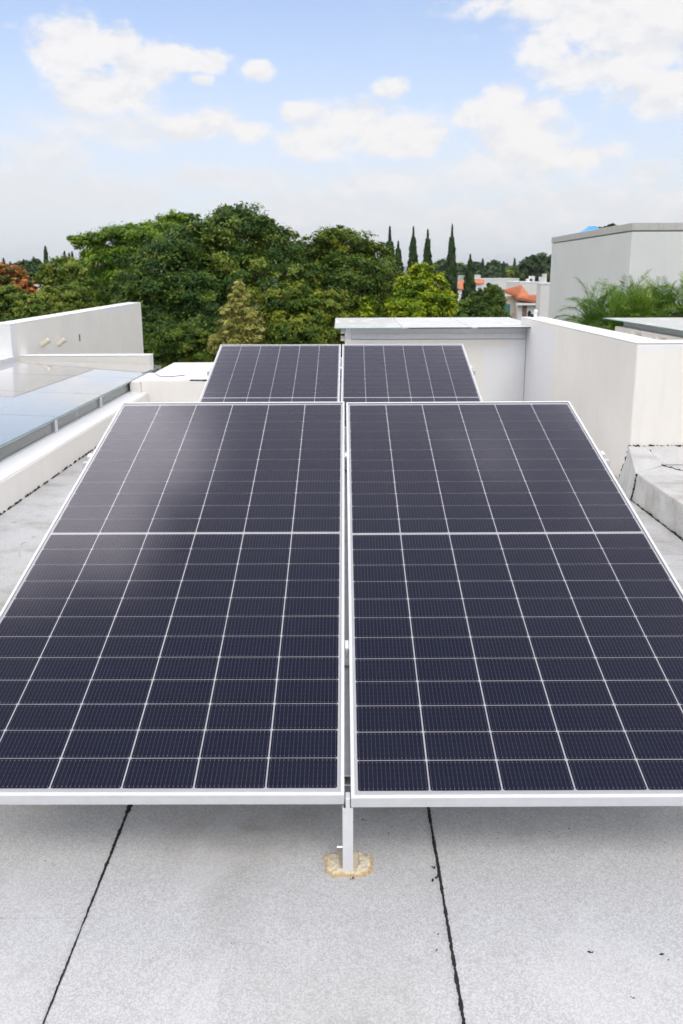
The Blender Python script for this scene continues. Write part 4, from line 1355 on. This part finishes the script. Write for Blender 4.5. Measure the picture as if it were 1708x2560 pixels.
# left: glimpses of cream houses
t_, W_, H_ = px_house('cream_house', 'cream house with red coping glimpsed left of the biggest tree', 48, 232, 288, 737, 6, M['cream'])
M['redpaint'] = plain('red paint', (0.42, 0.05, 0.05), 0.5)
box('red_coping', M['redpaint'], -0.06, W_ * 0.9, -0.06, 0.2, H_ + 0.142, H_ + 0.24, t_)
q = P(281, 732, 50)
rb = thing('red_banner', 'narrow red panel standing on the cream house at left', 'panel', (q.x, 50, q.z))
box('board', M['redpaint'], -0.11, 0.11, 0, 0.05, 0, 0.48, rb)
box('post', M['bark'], -0.02, 0.02, 0.05, 0.09, -0.9, 0.5, rb)
t_, W_, H_ = px_house('cream_house', 'tiny pale cream house corner beside the flame tree', 60, 86, 110, 716, 5, M['cream'])
q = P(104, 716, 61)
M['pink'] = plain('pink plastic', (0.78, 0.25, 0.36), 0.5)
pt = thing('pink_tank', 'small pink tank on the cream house corner by the flame tree', 'tank', (q.x, 61.2, q.z))
mm = MB()
prof = [(0.16, -0.3), (0.16, 0.18), (0.13, 0.28), (0.0, 0.31)]
for (r_, z_) in prof:
    mm.v += [(r_ * math.cos(6.2832 * k / 12), r_ * math.sin(6.2832 * k / 12), z_) for k in range(12)]
for i in range(3):
    mm.f += [(i * 12 + k, i * 12 + (k + 1) % 12, (i + 1) * 12 + (k + 1) % 12, (i + 1) * 12 + k) for k in range(12)]
mm.build('tank_body', M['pink'], pt, 0, True)
MB().tube([(0, 0, 0.30), (0, 0, 0.36)], [0.05, 0.04], 8).build('tank_lid', M['pink'], pt)
# white bird-like vent on the white wall's far end
q = P(1363, 788, 9.2)
vt = thing('vent_cap', 'small white vent cap on the far end of the right wall', 'vent', (2.24, 9.02, RT))
MB().tube([(0, 0, 0), (0, 0, 0.05), (0.0, -0.03, 0.075)], [0.022, 0.022, 0.020], 8).build('pipe', M['coping'], vt)
MB().tube([(-0.035, 0, 0.0), (-0.035, 0, 0.035)], [0.016, 0.014], 8).build('cable_end', M['black'], vt)

# ------------------------------------------------------------------ air
def haze():
    m_, gg = new_mat('haze air')
    pv = gg.n('ShaderNodeVolumePrincipled')
    pv.inputs['Color'].default_value = (0.80, 0.87, 0.97, 1)
    pv.inputs['Density'].default_value = 0.00016
    pv.inputs['Anisotropy'].default_value = 0.1
    o = gg.n('ShaderNodeOutputMaterial')
    gg.l(pv.outputs[0], o.inputs['Volume'])
    b = box('haze', m_, -9100, 9100, -3100, 9100, GZ - 3.5, 130)
    tag(b, 'pale air that fades the far hills', 'haze', None, 'stuff')
haze()
